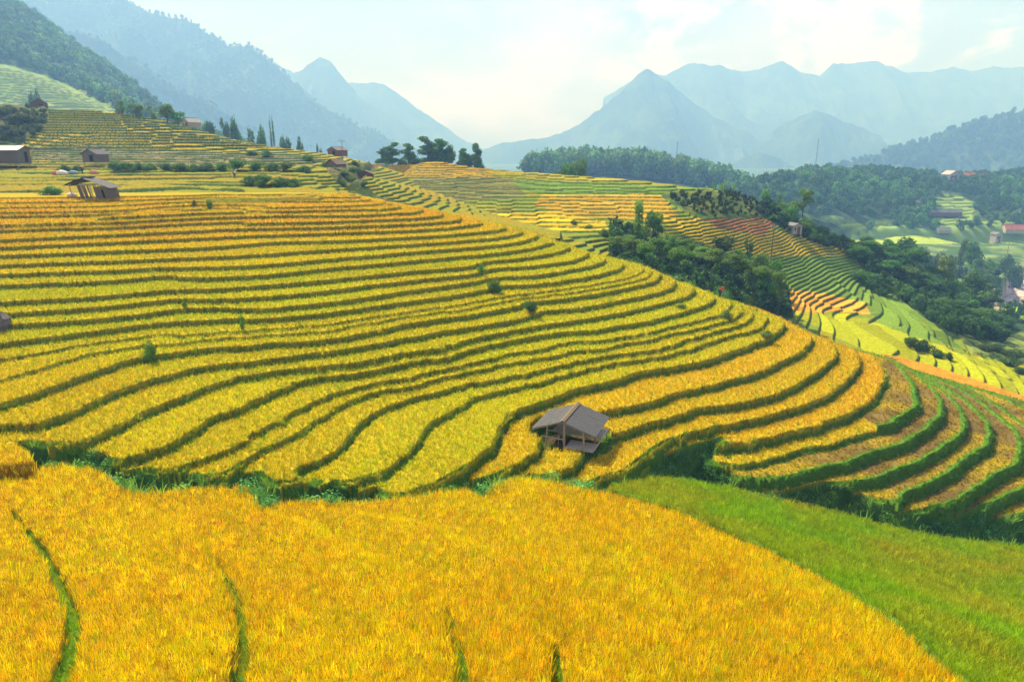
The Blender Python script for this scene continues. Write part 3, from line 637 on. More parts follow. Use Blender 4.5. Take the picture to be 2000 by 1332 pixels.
    hf, _, J = near_height(xf, yf); q = J['side']; xf, yf, hf = xf[q], yf[q], hf[q]; k = len(xf); fr = np.clip((hf - J['zk'][q] + .5)/(LEV[np.clip(J['k'][q]-1, 0, 99)] - J['zk'][q] + .3), 0, 1)
    n1 = fbm(xf*.5, yf*.5, 77, 3); st = J['stub'][q] & (J['k'][q] - 1 >= STUB_K)
    t = lerp(np.array([.14, .30, .018]), np.array([.50, .46, .010]), (smooth((fr - .35)/.5)*~st)[:, None])*np.exp(.25*RNG.normal(0, 1, k) + .3*n1)[:, None]
    s = RNG.uniform(.45, .85, k)*(1 + .5*smooth(n1 - .2))
    scatter("terrace_wall_grass", np.stack([xf, yf, hf - .12], -1), euler_jit(k, .4), np.stack([s*1.1, s*1.1, s], -1), t, CO_GR, "short tufts of grass and rice stems on the terrace walls", 5)
    # stubble on the cut fields
    m = stub & I['rice'] & (I['b'] > .28) & (RNG.random(n) < .85); xs, ys, hs = x[m], y[m], h[m]; k = m.sum()
    pale = smooth(fbm(xs*.22, ys*.22, 75, 3) + .95 - smooth((ys - 47)/7)*.9)
    keep = RNG.random(k) < lerp(.55, 1.0, pale); xs, ys, hs, pale = xs[keep], ys[keep], hs[keep], pale[keep]; k = len(xs)
    t = lerp(np.array([.42, .33, .03]), np.array([.56, .54, .012]), pale[:, None])*np.exp(.2*RNG.normal(0, 1, (k, 1)))
    s = RNG.uniform(.6, 1.0, k); scatter("cut_stubble", np.stack([xs, ys, hs - .06], -1), euler_jit(k, .2), np.stack([s*1.1, s*1.1, s*.55], -1), t, CO_RM, "short straw stubble on the harvested brown terraces at the right", 5)
    # weeds and grass in the gully
    x, y = jgrid(19, 52, lambda Y: .30 + .002*Y, 50); h, c, I = near_height(x, y); n = len(x)
    m = I['gully'] & (h > -30); xs, ys, hs = x[m], y[m], h[m]; k = m.sum(); n1 = fbm(xs*.35, ys*.35, 76, 3)
    t = lerp(np.array([.13, .34, .08]), np.array([.26, .48, .06]), smooth(.5 + .7*n1)[:, None])*np.exp(.2*RNG.normal(0, 1, (k, 1)))
    wd = (n1 + .5*RNG.normal(0, 1, k)) < -.15; g = ~wd
    s = RNG.uniform(.9, 1.7, k)
    scatter("gully_grass", np.stack([xs, ys, hs - .08], -1)[g], euler_jit(g.sum(), .3), np.stack([s*1.6, s*1.6, s*1.25], -1)[g], t[g], CO_GR, "long tangled green grass filling the gully between the two slopes", 5)
    scatter("gully_weeds", np.stack([xs, ys, hs - .1], -1)[wd], euler_jit(wd.sum(), .25), np.stack([s*1.1, s*1.1, s*.9], -1)[wd], t[wd]*np.array([.75, .85, 1.0]), CO_WD, "leafy dark weeds filling the bottom of the gully", 5)
def zk_safe(I, m): return -I['zk'][m]*-1.0
near_cover()
# ------------------------------------------------------------------ farther hills and fields
def ctl(rows):
    P, Z = [], []
    for u, v, Y in rows:
        x, z = at_dist(u, v, Y); P.append((x, Y)); Z.append(z)
    return np.array(P), np.array(Z)
def surf(rows, box, d, lam=1e-3, drop=None):
    P, Z = ctl(rows)
    if drop:
        for (u, v, Y), dy, dz in drop:
            x, z = at_dist(u, v, Y); P = np.vstack([P, [x, Y + dy]]); Z = np.r_[Z, z - dz]
    return Field(tps(P, Z, lam), *box, d)
C_CREST = [(-120,196,196),(0,204,200),(80,212,205),(150,214,208),(240,222,212),(330,237,212),(400,257,208),(460,273,205),(560,290,202),(640,301,200),(700,313,198)]
SC = surf([(-100,378,91),(0,376,93),(200,374,93),(460,372,97),(640,368,101),(0,345,116),(200,348,114),(450,352,116),(640,345,120),(0,315,146),(200,318,146),(400,320,143),(600,325,142),(690,335,140),
           (50,275,166),(200,290,162),(400,300,160),(600,312,160),(100,240,184),(250,252,184),(400,277,180),(550,298,180),(700,322,172),(740,350,150),(740,390,115)] + C_CREST,
          (-210, 40, 84, 270), 1.0, 1e-3, [(c, 22, 6) for c in C_CREST] + [(c, 50, 26) for c in C_CREST])
YV = lambda v: float(np.interp(v, [300, 313, 330, 345, 360, 380, 400, 430, 450, 480], [212, 203, 186, 172, 160, 147, 137, 125, 118, 108]))
D_CREST = [(690,313,YV(313)),(760,315,YV(315)),(870,317,YV(317)),(960,330,YV(328)),(1060,338,YV(335)),(1150,345,YV(342)),(1250,353,YV(348)),(1340,364,YV(356)),(1400,371,YV(362)),(1480,402,165),(1560,448,160),(1640,478,160)]
SD = surf([(u, v, YV(v)) for v, us in ((330,(690,800,900)),(345,(690,850,1000,1080)),(360,(700,850,1000,1150,1250)),(380,(740,900,1050,1200,1330)),(400,(840,950,1100,1250,1360)),(430,(960,1100,1220,1330)),(450,(1080,1200,1300)),(470,(1150,))) for u in us] +
          [(1400,420,132),(1400,470,122),(1500,442,142),(1500,500,130),(1560,480,145),(1640,495,150),
           (1550,560,122),(1640,560,132),(1600,602,117),(1700,602,122),(1800,642,112),(1650,640,106),(1750,680,96),(1850,690,99),(1950,760,86),(2050,800,82),(2000,720,102),(2100,760,96),(1850,645,115),(1560,600,112),(1640,668,97),(1760,735,84),(1900,790,80),
           (1300,520,112),(1450,590,105),(1200,505,104),(1350,570,98),
           (1700,500,165),(1760,520,172),(1800,540,168),(1700,560,142),(1780,600,132),(1870,600,165),(1900,650,132),(1980,668,138),(1960,630,160),(2060,700,125),(2100,690,140)] + D_CREST,
          (-70, 130, 74, 270), 1.0, 1e-3, [(c, 20, 5) for c in D_CREST[:9]] + [(c, 48, 22) for c in D_CREST[:9]] + [(c, 25, 14) for c in D_CREST[9:]])
VFLOOR = -52.0
def jog(X, Y, s, sx, sy, st=.37):
    q = fbm(X/sx, Y/sy, s, 2)*3.2; f = q - np.floor(q)
    return (np.floor(q) + smooth((f - .5)/.10 + .5))*st
def terr(S, g, dz, off, rw=.30):
    ph = S/dz + off; k = np.floor(ph); f = ph - k; w = np.clip(rw*g/dz, .06, .45)
    r = smooth((f - (1 - w))/w); return (k - off + r)*dz, k, r, f, w
PAL_GOLD = np.array([.37, .25, .012]); PAL_YG = np.array([.24, .225, .012]); PAL_GREEN = np.array([.08, .14, .016]); PAL_BRIGHT = np.array([.46, .35, .008]); PAL_SOIL = np.array([.40, .145, .05]); PAL_RISER = np.array([.045, .085, .018])
def pxpoly(pts, Y=None):
    return pts
def in_px(X, Y, Z, pts):
    u, v = project(X, Y, Z); return inside(u, v, pts)
def mid_left(X, Y):
    S = SC(X, Y); g = np.maximum(SC.grad(X, Y), .03)
    front = smooth((Y - 122)/12)
    off = jog(X, Y, 101, 26, 40); SK = np.array([-60., -.5, 60.]); PK = np.array([-60/.44, -.5/.44, -.5/.44 + 60.5/.70])
    ph = np.interp(S, SK, PK) + off; k = np.floor(ph); f = ph - k; dzl = np.where(S < -.5, .44, .70); w = np.clip(.42*g/dzl, .06, .45); r = smooth((f - (1 - w))/w); h = np.interp(k - off + r, PK, SK)
    u, v = project(X, Y, S); n = fbm(X*.25, Y*.25, 102, 4)
    hk = hash2(k.astype(int), np.floor(off*3).astype(int), 7)[..., None]
    c = lerp(PAL_YG, PAL_GOLD, hk)*np.array([1.0, 1.12, .8])
    c = np.where((v > 318)[..., None], lerp(PAL_GOLD*.72, np.array([.19, .22, .014]), .2 + .8*hk), c)
    ris = (r > .02) & (r < .98); c = np.where(ris[..., None], np.where(((r > .80) & (v > 318))[..., None], c*.8, np.array([.045, .105, .02])), c)
    corn = inside(u, v, [(60,285),(200,285),(420,296),(600,302),(640,312),(600,322),(400,322),(240,320),(60,312)])
    c = np.where(corn[..., None], np.where(ris[..., None], PAL_RISER, lerp(np.array([.10, .13, .05]), np.array([.24, .22, .11]), smooth(.5 + n)[..., None])), c)
    scrub = inside(u, v, [(-200,150),(92,212),(95,235),(60,262),(40,285),(-200,300)]) | inside(u, v, [(640,335),(690,318),(745,318),(720,340),(700,355),(770,400),(690,372),(660,358)])
    rav = smooth(1 - poly_dist(u, v, [(735,318),(700,345),(668,352),(745,392)])/10)
    h = np.where(scrub, S + .5*n, h) - 1.2*rav
    c = np.where(scrub[..., None], lerp(np.array([.05, .09, .02]), np.array([.12, .12, .05]), smooth(.4 + .8*n)[..., None]), c)
    h = h - .7*smooth((106 - Y)/9); h = np.where(Y < 93, np.minimum(h, -7.2), h)
    h = h + .10*fbm(X*1.1, Y*1.1, 103, 3)*(1 - r)*.6
    return h, c
def mid_right(X, Y):
    S = SD(X, Y); g = np.maximum(SD.grad(X, Y), .03); u, v = project(X, Y, S)
    n = fbm(X*.25, Y*.25, 112, 4); off = jog(X, Y, 111, 20, 34)
    dz = np.where(u > 1540, .95, .82)
    h, k, r, f, w = terr(S, g, .46, off, .40)
    ki = k.astype(int); hk = hash2(ki, np.floor(off*3).astype(int), 17)[..., None]; h2 = hash2(ki//3, ki*0 + 4, 19)[..., None]
    c = lerp(PAL_GREEN*1.5, PAL_YG, hk)
    def zone(poly, col, var=.25):
        nonlocal c
        m = inside(u, v, poly); c = np.where(m[..., None], col*(1 + var*(hk - .5)*2), c)
    zone([(690,305),(900,312),(1000,330),(1010,345),(690,345)], PAL_GOLD*1.0)
    zone([(690,345),(1000,345),(1030,385),(900,392),(760,392),(700,360)], lerp(PAL_GREEN, np.array([.22, .16, .07]), .45), .4)
    zone([(960,328),(1250,345),(1300,355),(1250,360),(960,345)], PAL_YG*1.1)
    zone([(1000,352),(1200,355),(1400,368),(1300,382),(1060,378),(1020,370)], PAL_GREEN*1.5)
    zone([(1060,378),(1290,378),(1330,425),(1260,430),(1100,418),(1040,400)], PAL_GOLD*1.1)
    zone([(880,395),(1000,402),(1020,418),(940,425),(850,405)], PAL_YG*1.2, .5)
    zone([(940,415),(1090,412),(1180,430),(1190,450),(1060,450),(1000,436)], PAL_BRIGHT*1.1)
    zone([(1290,430),(1400,420),(1540,455),(1660,490),(1640,502),(1500,500),(1380,480)], PAL_BRIGHT*.95)
    zone([(1400,500),(1670,500),(1760,560),(1850,640),(1700,610),(1540,560)], PAL_GREEN*1.6)
    zone([(1530,565),(1600,570),(1690,590),(1700,612),(1640,606),(1540,612)], np.array([.62, .30, .03]), .3)
    zone([(1540,608),(1650,610),(1760,640),(1880,690),(2100,740),(2100,900),(1700,690)], np.array([.27, .31, .006]), .25)
    zone([(1725,690),(1760,697),(1850,722),(2000,772),(2150,810),(2150,900),(1700,720)], np.array([.46, .24, .02]), .1)
    m = inside(u, v, [(1700,610),(1760,618),(1850,650),(1880,680),(1780,655),(1720,630)]); c = np.where(m[..., None], PAL_GREEN*(.8 + hk*1.2), c)
    strip = inside(u, v, [(1725,690),(1760,697),(1850,722),(2000,772),(2150,810),(2150,900),(1700,720)])
    red = inside(u, v, [(1380,428),(1500,418),(1510,440),(1490,460),(1400,445)]); c = np.where(red[..., None], PAL_SOIL*(1 + .3*n[..., None]), c)
    c = np.where((red & (hk[..., 0] > .75))[..., None], PAL_BRIGHT*.8, c)
    wild = inside(u, v, [(1290,380),(1440,372),(1520,400),(1500,425),(1370,428),(1330,410)])
    c = np.where(wild[..., None], lerp(np.array([.05, .11, .025]), np.array([.12, .15, .04]), smooth(.45 + .7*n)[..., None]), c)
    ris = (r > .02) & (r < .98); c = np.where((ris & ~wild & ~strip)[..., None], np.where((r > .66)[..., None], c*.75, PAL_RISER*1.5), c)
    forest = inside(u, v, [(1660,478),(1700,455),(2100,470),(2100,720),(1990,672),(1930,672),(1860,660),(1780,600),(1720,560),(1680,520)]) | inside(u, v, [(1195,462),(1210,455),(1400,490),(1540,560),(1550,620),(1500,640),(1210,560)]) | inside(u, v, [(1470,360),(1560,395),(1650,470),(1640,485),(1560,460),(1480,420)])
    c = np.where(forest[..., None], np.array([.022, .05, .018])*(1 + .4*n[..., None]), c)
    lowg = inside(u, v, [(1870,655),(2200,640),(2200,745),(1990,705),(1900,690)]); c = np.where(lowg[..., None], lerp(np.array([.06, .10, .03]), np.array([.17, .24, .05]), smooth(.5 + n)[..., None]), c)
    h = np.where(forest | lowg | wild, S + .4*n, h); h = np.where(strip, S + .05*n, h)
    # the lip hides the fall into the wooded ravine
    h = h + .10*fbm(X*1.1, Y*1.1, 113, 3)*(1 - r)*.6
    cx = np.array([at_dist(a, b, y_)[0] for a, b, y_ in D_CREST]); yc = np.interp(X, cx, np.array([q[2] for q in D_CREST]))
    h = h - np.maximum(Y - yc - 9, 0)*1.0*smooth((X - 50)/6)*smooth((86 - X)/8)
    h = np.where((X < -28 + (Y - 120)*.05) & (Y < 210), h - smooth((-28 + (Y-120)*.05 - X)/12)*6, h)
    return h, c
def valley(X, Y):
    n = fbm(X*.03, Y*.03, 121, 4); S = VFLOOR + 2.2*n + smooth((Y - 380)/60)*4
    S = S - smooth((150 - Y)/40)*10
    ph = S/.55 + jog(X, Y, 122, 60, 60); k = np.floor(ph); f = ph - k; h = (k + smooth((f-.8)/.2))*.55
    hk = hash2(k.astype(int), np.floor(X/30).astype(int), 23)[..., None]
    c = lerp(np.array([.25, .40, .05]), np.array([.34, .44, .05]), hk)
    u, v = project(X, Y, S)
    c = np.where((v < 450)[..., None], lerp(PAL_GREEN*2.0, np.array([.24, .42, .07]), hk), c)
    c = np.where((v > 474)[..., None], lerp(np.array([.05, .11, .03]), np.array([.16, .24, .07]), smooth(.5 + 1.2*fbm(X*.08, Y*.08, 124, 4))[..., None]), c)
    riv = inside(u, v, [(2100,520),(1962,523),(1968,540),(1955,565),(1962,590),(1950,600),(2000,597),(2100,600)])
    h = np.where(riv, VFLOOR - 4.2 + .5*ridged(X*.35, Y*.35, 125, 4), h)
    c = np.where(riv[..., None], lerp(np.array([.30, .24, .21]), np.array([.52, .45, .42]), smooth(.5 + fbm(X*.5, Y*.5, 126, 4))[..., None]), c)
    fld = inside(u, v, [(1950,600),(2100,590),(2100,640),(1965,628)]); c = np.where(fld[..., None], np.array([.22, .42, .03]), c)
    pth = poly_dist(u, v, [(1925,560),(1945,565),(1955,580),(1940,592),(2000,650),(2050,680)]) < 3.5; c = np.where(pth[..., None], np.array([.42, .34, .24]), c)
    return h, c
G_CREST = [(1380,405,415),(1440,388,425),(1500,366,440),(1560,352,470),(1640,346,500),(1700,343,520),(1800,347,530),(1900,351,540),(2000,345,560),(2150,335,560)]
SG = surf([(1380,425,370),(1500,422,385),(1600,436,398),(1700,444,405),(1900,444,405),(2050,438,400),(2200,440,400),(1700,390,450),(1800,395,455),(1900,405,440),(2000,390,470)] + G_CREST,
          (60, 520, 340, 720), 4.0, 1e-3, [(c, 60, 10) for c in G_CREST] + [(c, 130, 60) for c in G_CREST])
def forest_ridge(X, Y):
    S = SG(X, Y); n = fbm(X*.04, Y*.04, 131, 4); u, v = project(X, Y, S)
    c = lerp(np.array([.03, .065, .025]), np.array([.055, .10, .035]), smooth(.5 + n)[..., None]) + 0*X[..., None]
    tz = inside(u, v, [(1828,382),(1860,380),(1905,395),(1900,440),(1830,442),(1822,420)]); ph = S/1.6; f = ph - np.floor(ph)
    c = np.where(tz[..., None], np.where((f > .7)[..., None], PAL_GREEN*.6, np.array([.20, .33, .07])), c)
    c = np.where((Y < 411)[..., None], np.array([.17, .29, .06])*(1 + .3*n[..., None]), c)
    sl = inside(u, v, [(1838,330),(1875,325),(1880,345),(1850,350)]); c = np.where(sl[..., None], np.array([.30, .20, .13]), c)
    low = inside(u, v, [(1590,428),(1720,432),(1760,446),(1600,448)]); c = np.where(low[..., None], np.where((f > .6)[..., None], PAL_GREEN*.6, PAL_GREEN*1.2), c)
    h = S + 2.0*n; h = np.where(tz | low, np.floor(ph)*1.6 + 1.6*smooth((f-.75)/.25), h)
    return h - smooth((75 - X)/40)*30 - smooth((404 - Y)/12)*11, c
W_CREST0 = [(1000,342,400),(1100,334,420),(1200,335,425),(1300,340,420),(1360,350,412),(1400,372,405),(1440,395,400)]
W_CREST = [(a, b, c*1.35) for a, b, c in W_CREST0]
SW = surf([(1000,385,405),(1200,385,405),(1440,400,405)] + W_CREST, (-80, 270, 390, 760), 5.0, 1e-3, [(c, 50, 8) for c in W_CREST] + [(c, 110, 50) for c in W_CREST])
def wood_rise(X, Y):
    S = SW(X, Y) + 1.5*fbm(X*.05, Y*.05, 141, 3); S = S - smooth((11 - X)/30)*40 - smooth((X - 185)/40)*40
    return S, np.array([.03, .06, .025]) + 0*X[..., None]
L_CREST0 = [(-100,-40,560),(0,22,545),(30,48,530),(80,90,520),(120,105,510),(170,140,500),(220,185,480),(270,228,460),(340,275,440),(440,320,420),(540,350,400)]
L_CREST = [(a, b, c*1.3) for a, b, c in L_CREST0]
SL = surf([(a, b, c*1.3) for a, b, c in [(-100,214,318),(0,215,320),(100,215,318),(220,222,312),(300,250,330),(450,300,330),(0,125,420),(90,150,405),(170,185,380),(230,215,350),(330,262,400)]] + L_CREST,
          (-730, -70, 365, 1070), 5.0, 1e-3, [(c, 90, 13) for c in L_CREST] + [(c, 260, 143) for c in L_CREST])
def left_slope(X, Y):
    S = SL(X, Y); n = fbm(X*.04, Y*.04, 151, 4); u, v = project(X, Y, S)
    c = lerp(np.array([.02, .05, .025]), np.array([.045, .085, .03]), smooth(.5 + n)[..., None])
    tz = inside(u, v, [(-150,105),(0,122),(60,135),(120,160),(180,190),(235,216),(235,240),(-150,240)]) & (Y < 585)
    off = jog(X, Y, 152, 50, 50); ph = S/2.0 + off; f = ph - np.floor(ph); hk = hash2(np.floor(ph).astype(int), np.floor(off*3).astype(int), 29)[..., None]
    c = np.where(tz[..., None], np.where((f > .72)[..., None], np.array([.07, .13, .045]), lerp(np.array([.15, .29, .06]), np.array([.27, .36, .10]), hk)), c)
    h = np.where(tz, (np.floor(ph) - off + smooth((f-.75)/.25))*2.0, S + 2.5*n)
    return h, c
def mountain(crest, slope_f, slope_b, noise, seed, spur=60.0, rough=.45):
    ms = 2.6 if seed in (201, 211, 221) else (1.75 if seed == 281 else 2.1)
    cr = np.array([[*at_dist(u, max(v, -60), Y*ms), Y*ms] for u, v, Y in crest]); spur = spur*ms; noise = noise*ms; o = np.argsort(cr[:, 0]); cr = cr[o]
    def f(X, Y):
        zc = np.interp(X, cr[:, 0], cr[:, 1]); yc = np.interp(X, cr[:, 0], cr[:, 2])
        d = Y - yc; away = np.clip(np.abs(d)/spur, 0, 1)
        nz = ridged(X/spur*rough*2, Y/spur*rough*.9, seed, 4)*noise*away + fbm(X/spur*6, Y/spur*6, seed+9, 3)*noise*.10
        return zc - np.where(d < 0, -d*slope_f, d*slope_b) + nz - noise*.5*away
    return f, cr
MTN = {
 # name: crest (px u, px v, distance), front slope, back slope, noise, seed, spur
 "mountain_big": ([(-700,-330,1000),(-300,-190,980),(0,-85,960),(120,-55,950),(200,-20,940),(240,0,930),(300,30,920),(340,36,920),(375,38,915),(410,68,905),(440,88,900),(490,92,890),(520,116,880),(560,150,870),(620,205,860),(700,250,850),(760,272,845),(830,296,840),(930,350,830)], .75, .9, 34, 201, 90),
 "mountain_spur": ([(-500,-140,720),(-200,-30,700),(0,20,690),(60,20,680),(130,60,670),(200,82,665),(260,120,660),(330,165,650),(400,200,645),(470,245,640),(540,285,635),(640,350,630)], .7, .6, 22, 211, 70),
 "mountain_cone": ([(480,300,1230),(520,215,1220),(565,152,1210),(600,126,1200),(625,114,1200),(645,120,1200),(665,145,1200),(700,185,1195),(740,215,1190),(800,252,1185),(860,280,1180),(930,305,1170)], .8, .9, 26, 221, 90),
 "mountain_pale": ([(480,130,1640),(530,118,1640),(560,135,1640),(620,170,1640),(690,162,1640),(750,162,1640),(785,188,1640),(840,228,1640),(900,268,1640),(960,300,1640)], .8, .9, 28, 231, 110),
 "mountain_peak": ([(880,312,1330),(950,290,1330),(1000,276,1330),(1060,268,1330),(1110,256,1320),(1160,222,1310),(1210,182,1300),(1245,146,1300),(1264,136,1300),(1290,150,1300),(1320,172,1305),(1360,205,1310),(1400,232,1310),(1460,258,1310),(1520,292,1300),(1600,330,1300)], .7, .8, 26, 241, 100),
 "mountain_far_ridge": ([(1180,190,1620),(1262,140,1620),(1300,146,1620),(1345,124,1620),(1400,127,1620),(1450,140,1620),(1500,130,1620),(1530,119,1620),(1560,140,1620),(1600,150,1620),(1625,126,1620),(1710,119,1620),(1770,141,1620),(1820,139,1620),(1862,129,1620),(1900,140,1620),(1940,130,1620),(2000,132,1620),(2200,110,1620)], .85, .9, 26, 251, 110),
 "mountain_mid": ([(1380,350,1030),(1440,312,1030),(1480,294,1030),(1520,308,1030),(1560,332,1020),(1620,360,1020)], .6, .8, 16, 261, 70),
 "mountain_right_mid": ([(1460,300,1180),(1520,246,1180),(1590,214,1180),(1630,228,1180),(1660,240,1170),(1710,262,1165),(1745,290,1160),(1800,320,1150)], .7, .8, 26, 271, 80),
 "mountain_wooded": ([(1540,350,760),(1600,334,765),(1640,325,770),(1700,309,780),(1740,295,785),(1780,287,790),(1850,262,800),(1900,246,800),(1950,232,805),(2000,218,810),(2100,190,820),(2300,150,830)], .45, .7, 12, 281, 70),
}
def mtn_f(key):
    c, sf, sb, nz, sd, sp = MTN[key]; return mountain(c, sf, sb, nz, sd, sp)
MTNF = {k: mtn_f(k) for k in MTN}
def ground(x, y):
    X = np.atleast_1d(np.asarray(x, float)); Y = np.atleast_1d(np.asarray(y, float)); z = np.full(X.shape, -60.0)
    z = np.maximum(z, valley(X, Y)[0])
    m = Y < 128
    if m.any(): z[m] = np.maximum(z[m], near_height(X[m], Y[m])[0])
    for f, x0, x1, y0, y1 in ((mid_left, -205, 38, 90, 265), (mid_right, -65, 128, 76, 265), (forest_ridge, 65, 515, 345, 715), (wood_rise, -75, 265, 395, 755), (left_slope, -725, -75, 370, 1060)):
        m = (X > x0) & (X < x1) & (Y > y0) & (Y < y1)
        if m.any(): z[m] = np.maximum(z[m], f(X[m], Y[m])[0])
    return z
def gz(x, y): return float(ground(x, y)[0])
M_FAR = mat_terrain("hill_ground", 2.2, .35, .5, 3.0, .25)
M_MTN = mat_terrain("mountain_ground", .05, .35, 1.0, .11, 9.0)
def rect_grid(x0, x1, y0, y1, dx, dy, Hf, name, mat):
    xs = np.arange(x0, x1 + dx, dx); ys = np.arange(y0, y1 + dy, dy); X, Y = np.meshgrid(xs, ys); Z, C = Hf(X, Y)
    m, n = X.shape; idx = np.arange(m*n).reshape(m, n); F = np.stack([idx[:-1, :-1], idx[:-1, 1:], idx[1:, 1:], idx[1:, :-1]], -1).reshape(-1, 4)
    return np_mesh(name, np.stack([X, Y, Z], -1).reshape(-1, 3), F, mat, np.clip(C, 0, 1).reshape(-1, 3))
def build_far():
    me = polar_grid(-47, 4, 900, np.r_[np.arange(92.5, 225, .28), np.arange(225, 262, 1.5)], lambda X, Y: mid_left(X, Y), "hill", M_FAR, None)
    obj("hill", me, kind="structure", label="terraced hill rising behind the big rice hill at the left", cat="hill")
    me = polar_grid(-14, 50, 1150, np.r_[np.arange(78, 225, .28), np.arange(225, 262, 1.5)], lambda X, Y: mid_right(X, Y), "terrain_slope", M_FAR, None)
    obj("terrain_slope", me, kind="structure", label="terraced slope behind the big hill, falling to the right into the valley", cat="hill")
    obj("valley_ground", rect_grid(-220, 480, 100, 480, 1.3, 1.1, valley, "valley", M_FAR), kind="structure", label="flat green and yellow fields and stony river bed on the valley floor", cat="ground")
    def flat(X, Y): return -58 + 0*X, np.array([.05, .09, .03]) + 0*X[..., None]
    obj("ground", rect_grid(-3890, 3890, -500, 3890, 110, 110, flat, "ground", M_FAR), kind="structure", label="green lowland spreading to the foot of the mountains", cat="ground")
    obj("hill_ridge", rect_grid(66, 510, 350, 690, 2.0, 2.0, forest_ridge, "ridge", M_FAR), kind="structure", label="low wooded ridge across the valley at the right", cat="hill")
    obj("hill_rise", rect_grid(-70, 260, 400, 740, 3.5, 3.5, wood_rise, "rise", M_FAR), kind="structure", label="low rise under the grey wood in the middle distance", cat="hill")
    obj("hillside", rect_grid(-715, -80, 375, 1040, 2.2, 1.4, left_slope, "hillside", M_FAR), kind="structure", label="steep green hillside with terraces under forest at the far left", cat="hill")
    labs = {"mountain_big": "long blue mountain ridge falling from the top left corner", "mountain_spur": "nearer dark wooded spur at the left edge under the big ridge", "mountain_cone": "pointed blue cone left of the middle", "mountain_pale": "palest mountain behind the pointed cone",
            "mountain_peak": "tall pyramid shaped mountain right of the middle", "mountain_far_ridge": "long pale ridge far behind at the right", "mountain_mid": "small rounded blue hill in front of the pyramid mountain", "mountain_right_mid": "hazy blue hills between the pyramid mountain and the right edge", "mountain_wooded": "dark wooded hill rising to the right edge"}
    for k, (f, cr) in MTNF.items():
        c, sf, sb, nz, sd, sp = MTN[k]; x0, x1 = cr[0, 0], cr[-1, 0]; yc = cr[:, 2].mean(); span = yc*.26
        st = yc/1333*3.2
        n1 = lambda X, Y: (lambda q: (f(X, Y), lerp(np.array([.022, .045, .02]), np.array([.06, .10, .035]), smooth(.45 + .9*q)[..., None])))(fbm(X*.02, Y*.02, sd+50, 4))
        me = rect_grid(x0, x1, max(yc - span*1.5, 330), min(yc + span*.45, 3850), st, st*1.2, n1, k, M_MTN)
        obj("mountain" if k != "mountain_wooded" else "wooded_mountain", me, kind="structure", label=labs[k], cat="mountain")
build_far()
# ------------------------------------------------------------------ trees and bushes
def mat_tree(name, trans=.35):
    m, nt, o = mat_base(name); N, L = nt.nodes, nt.links
    a = N.new("ShaderNodeAttribute"); a.attribute_name = "Col"
    oi = N.new("ShaderNodeObjectInfo")
    v = N.new("ShaderNodeVectorMath"); v.operation = 'MULTIPLY'; L.new(a.outputs['Color'], v.inputs[0]); L.new(oi.outputs['Color'], v.inputs[1])
    L.new(leaf_bsdf(nt, v.outputs[0], trans, .55), o.inputs[0]); return m
M_TREE = mat_tree("foliage"); M_BARK = mat_plain("bark", (.10, .075, .05), .9, 8, .35, stretch=(1, 1, .2))
M_FOR = mat_inst("forest_leaf", .2, .6)
def leaf_cloud(rng, blobs, n, lw, cols, flat=.0):
    """n leaf quads spread over the shells of the blobs (cx,cy,cz,rx,rz)"""
    B = np.array(blobs); A = B[:, 3]**2; pi = rng.choice(len(B), n, p=A/A.sum())
    d = rng.normal(size=(n, 3)); d /= np.linalg.norm(d, axis=1)[:, None]
    rr = rng.uniform(.45, 1.0, n)**.6 * (1 + .12*rng.normal(size=n))
    b = B[pi]; p = b[:, :3] + d*np.stack([b[:, 3], b[:, 3], b[:, 4]], -1)*rr[:, None]
    nr = d + rng.normal(size=(n, 3))*.55; nr[:, 2] += flat; nr /= np.linalg.norm(nr, axis=1)[:, None]
    t = np.cross(nr, rng.normal(size=(n, 3))); t /= np.linalg.norm(t, axis=1)[:, None]; q = np.cross(nr, t)
    s = (lw*rng.uniform(.6, 1.4, n))[:, None]
    V = np.stack([p - t*s*.55, p + q*s*.36, p + t*s*.6, p - q*s*.36], 1).reshape(-1, 3)
    F = np.arange(4*n).reshape(n, 4)
    bc = rng.uniform(.75, 1.25, len(B))[pi]; base = np.array(cols)[rng.integers(len(cols), size=n)]*(bc*rng.uniform(.8, 1.2, n))[:, None]
    return V, F, np.repeat(base, 4, 0)
def tube(P, rad, k=6):
    P = np.array(P, float); V, F = [], []
    for i, p in enumerate(P):
        d = P[min(i+1, len(P)-1)] - P[max(i-1, 0)]; d /= np.linalg.norm(d) + 1e-9
        u = np.cross(d, [0, 0, 1.0] if abs(d[2]) < .9 else [1.0, 0, 0]); u /= np.linalg.norm(u); w = np.cross(d, u)
        for j in range(k): a = 2*math.pi*j/k; V.append(p + rad[i]*(math.cos(a)*u + math.sin(a)*w))
    for i in range(len(P)-1):
        for j in range(k): F.append([i*k+j, i*k+(j+1) % k, (i+1)*k+(j+1) % k, (i+1)*k+j])
    return V, F
def merge(parts):
    V, F = [], []
    for v, f in parts:
        k = len(V); V += list(v); F += [[a + k for a in q] for q in f]
    return V, F
GREENS = [(.9, 1.0, .9), (1.15, 1.15, .85), (.7, .85, .85), (1.3, 1.25, .8)]
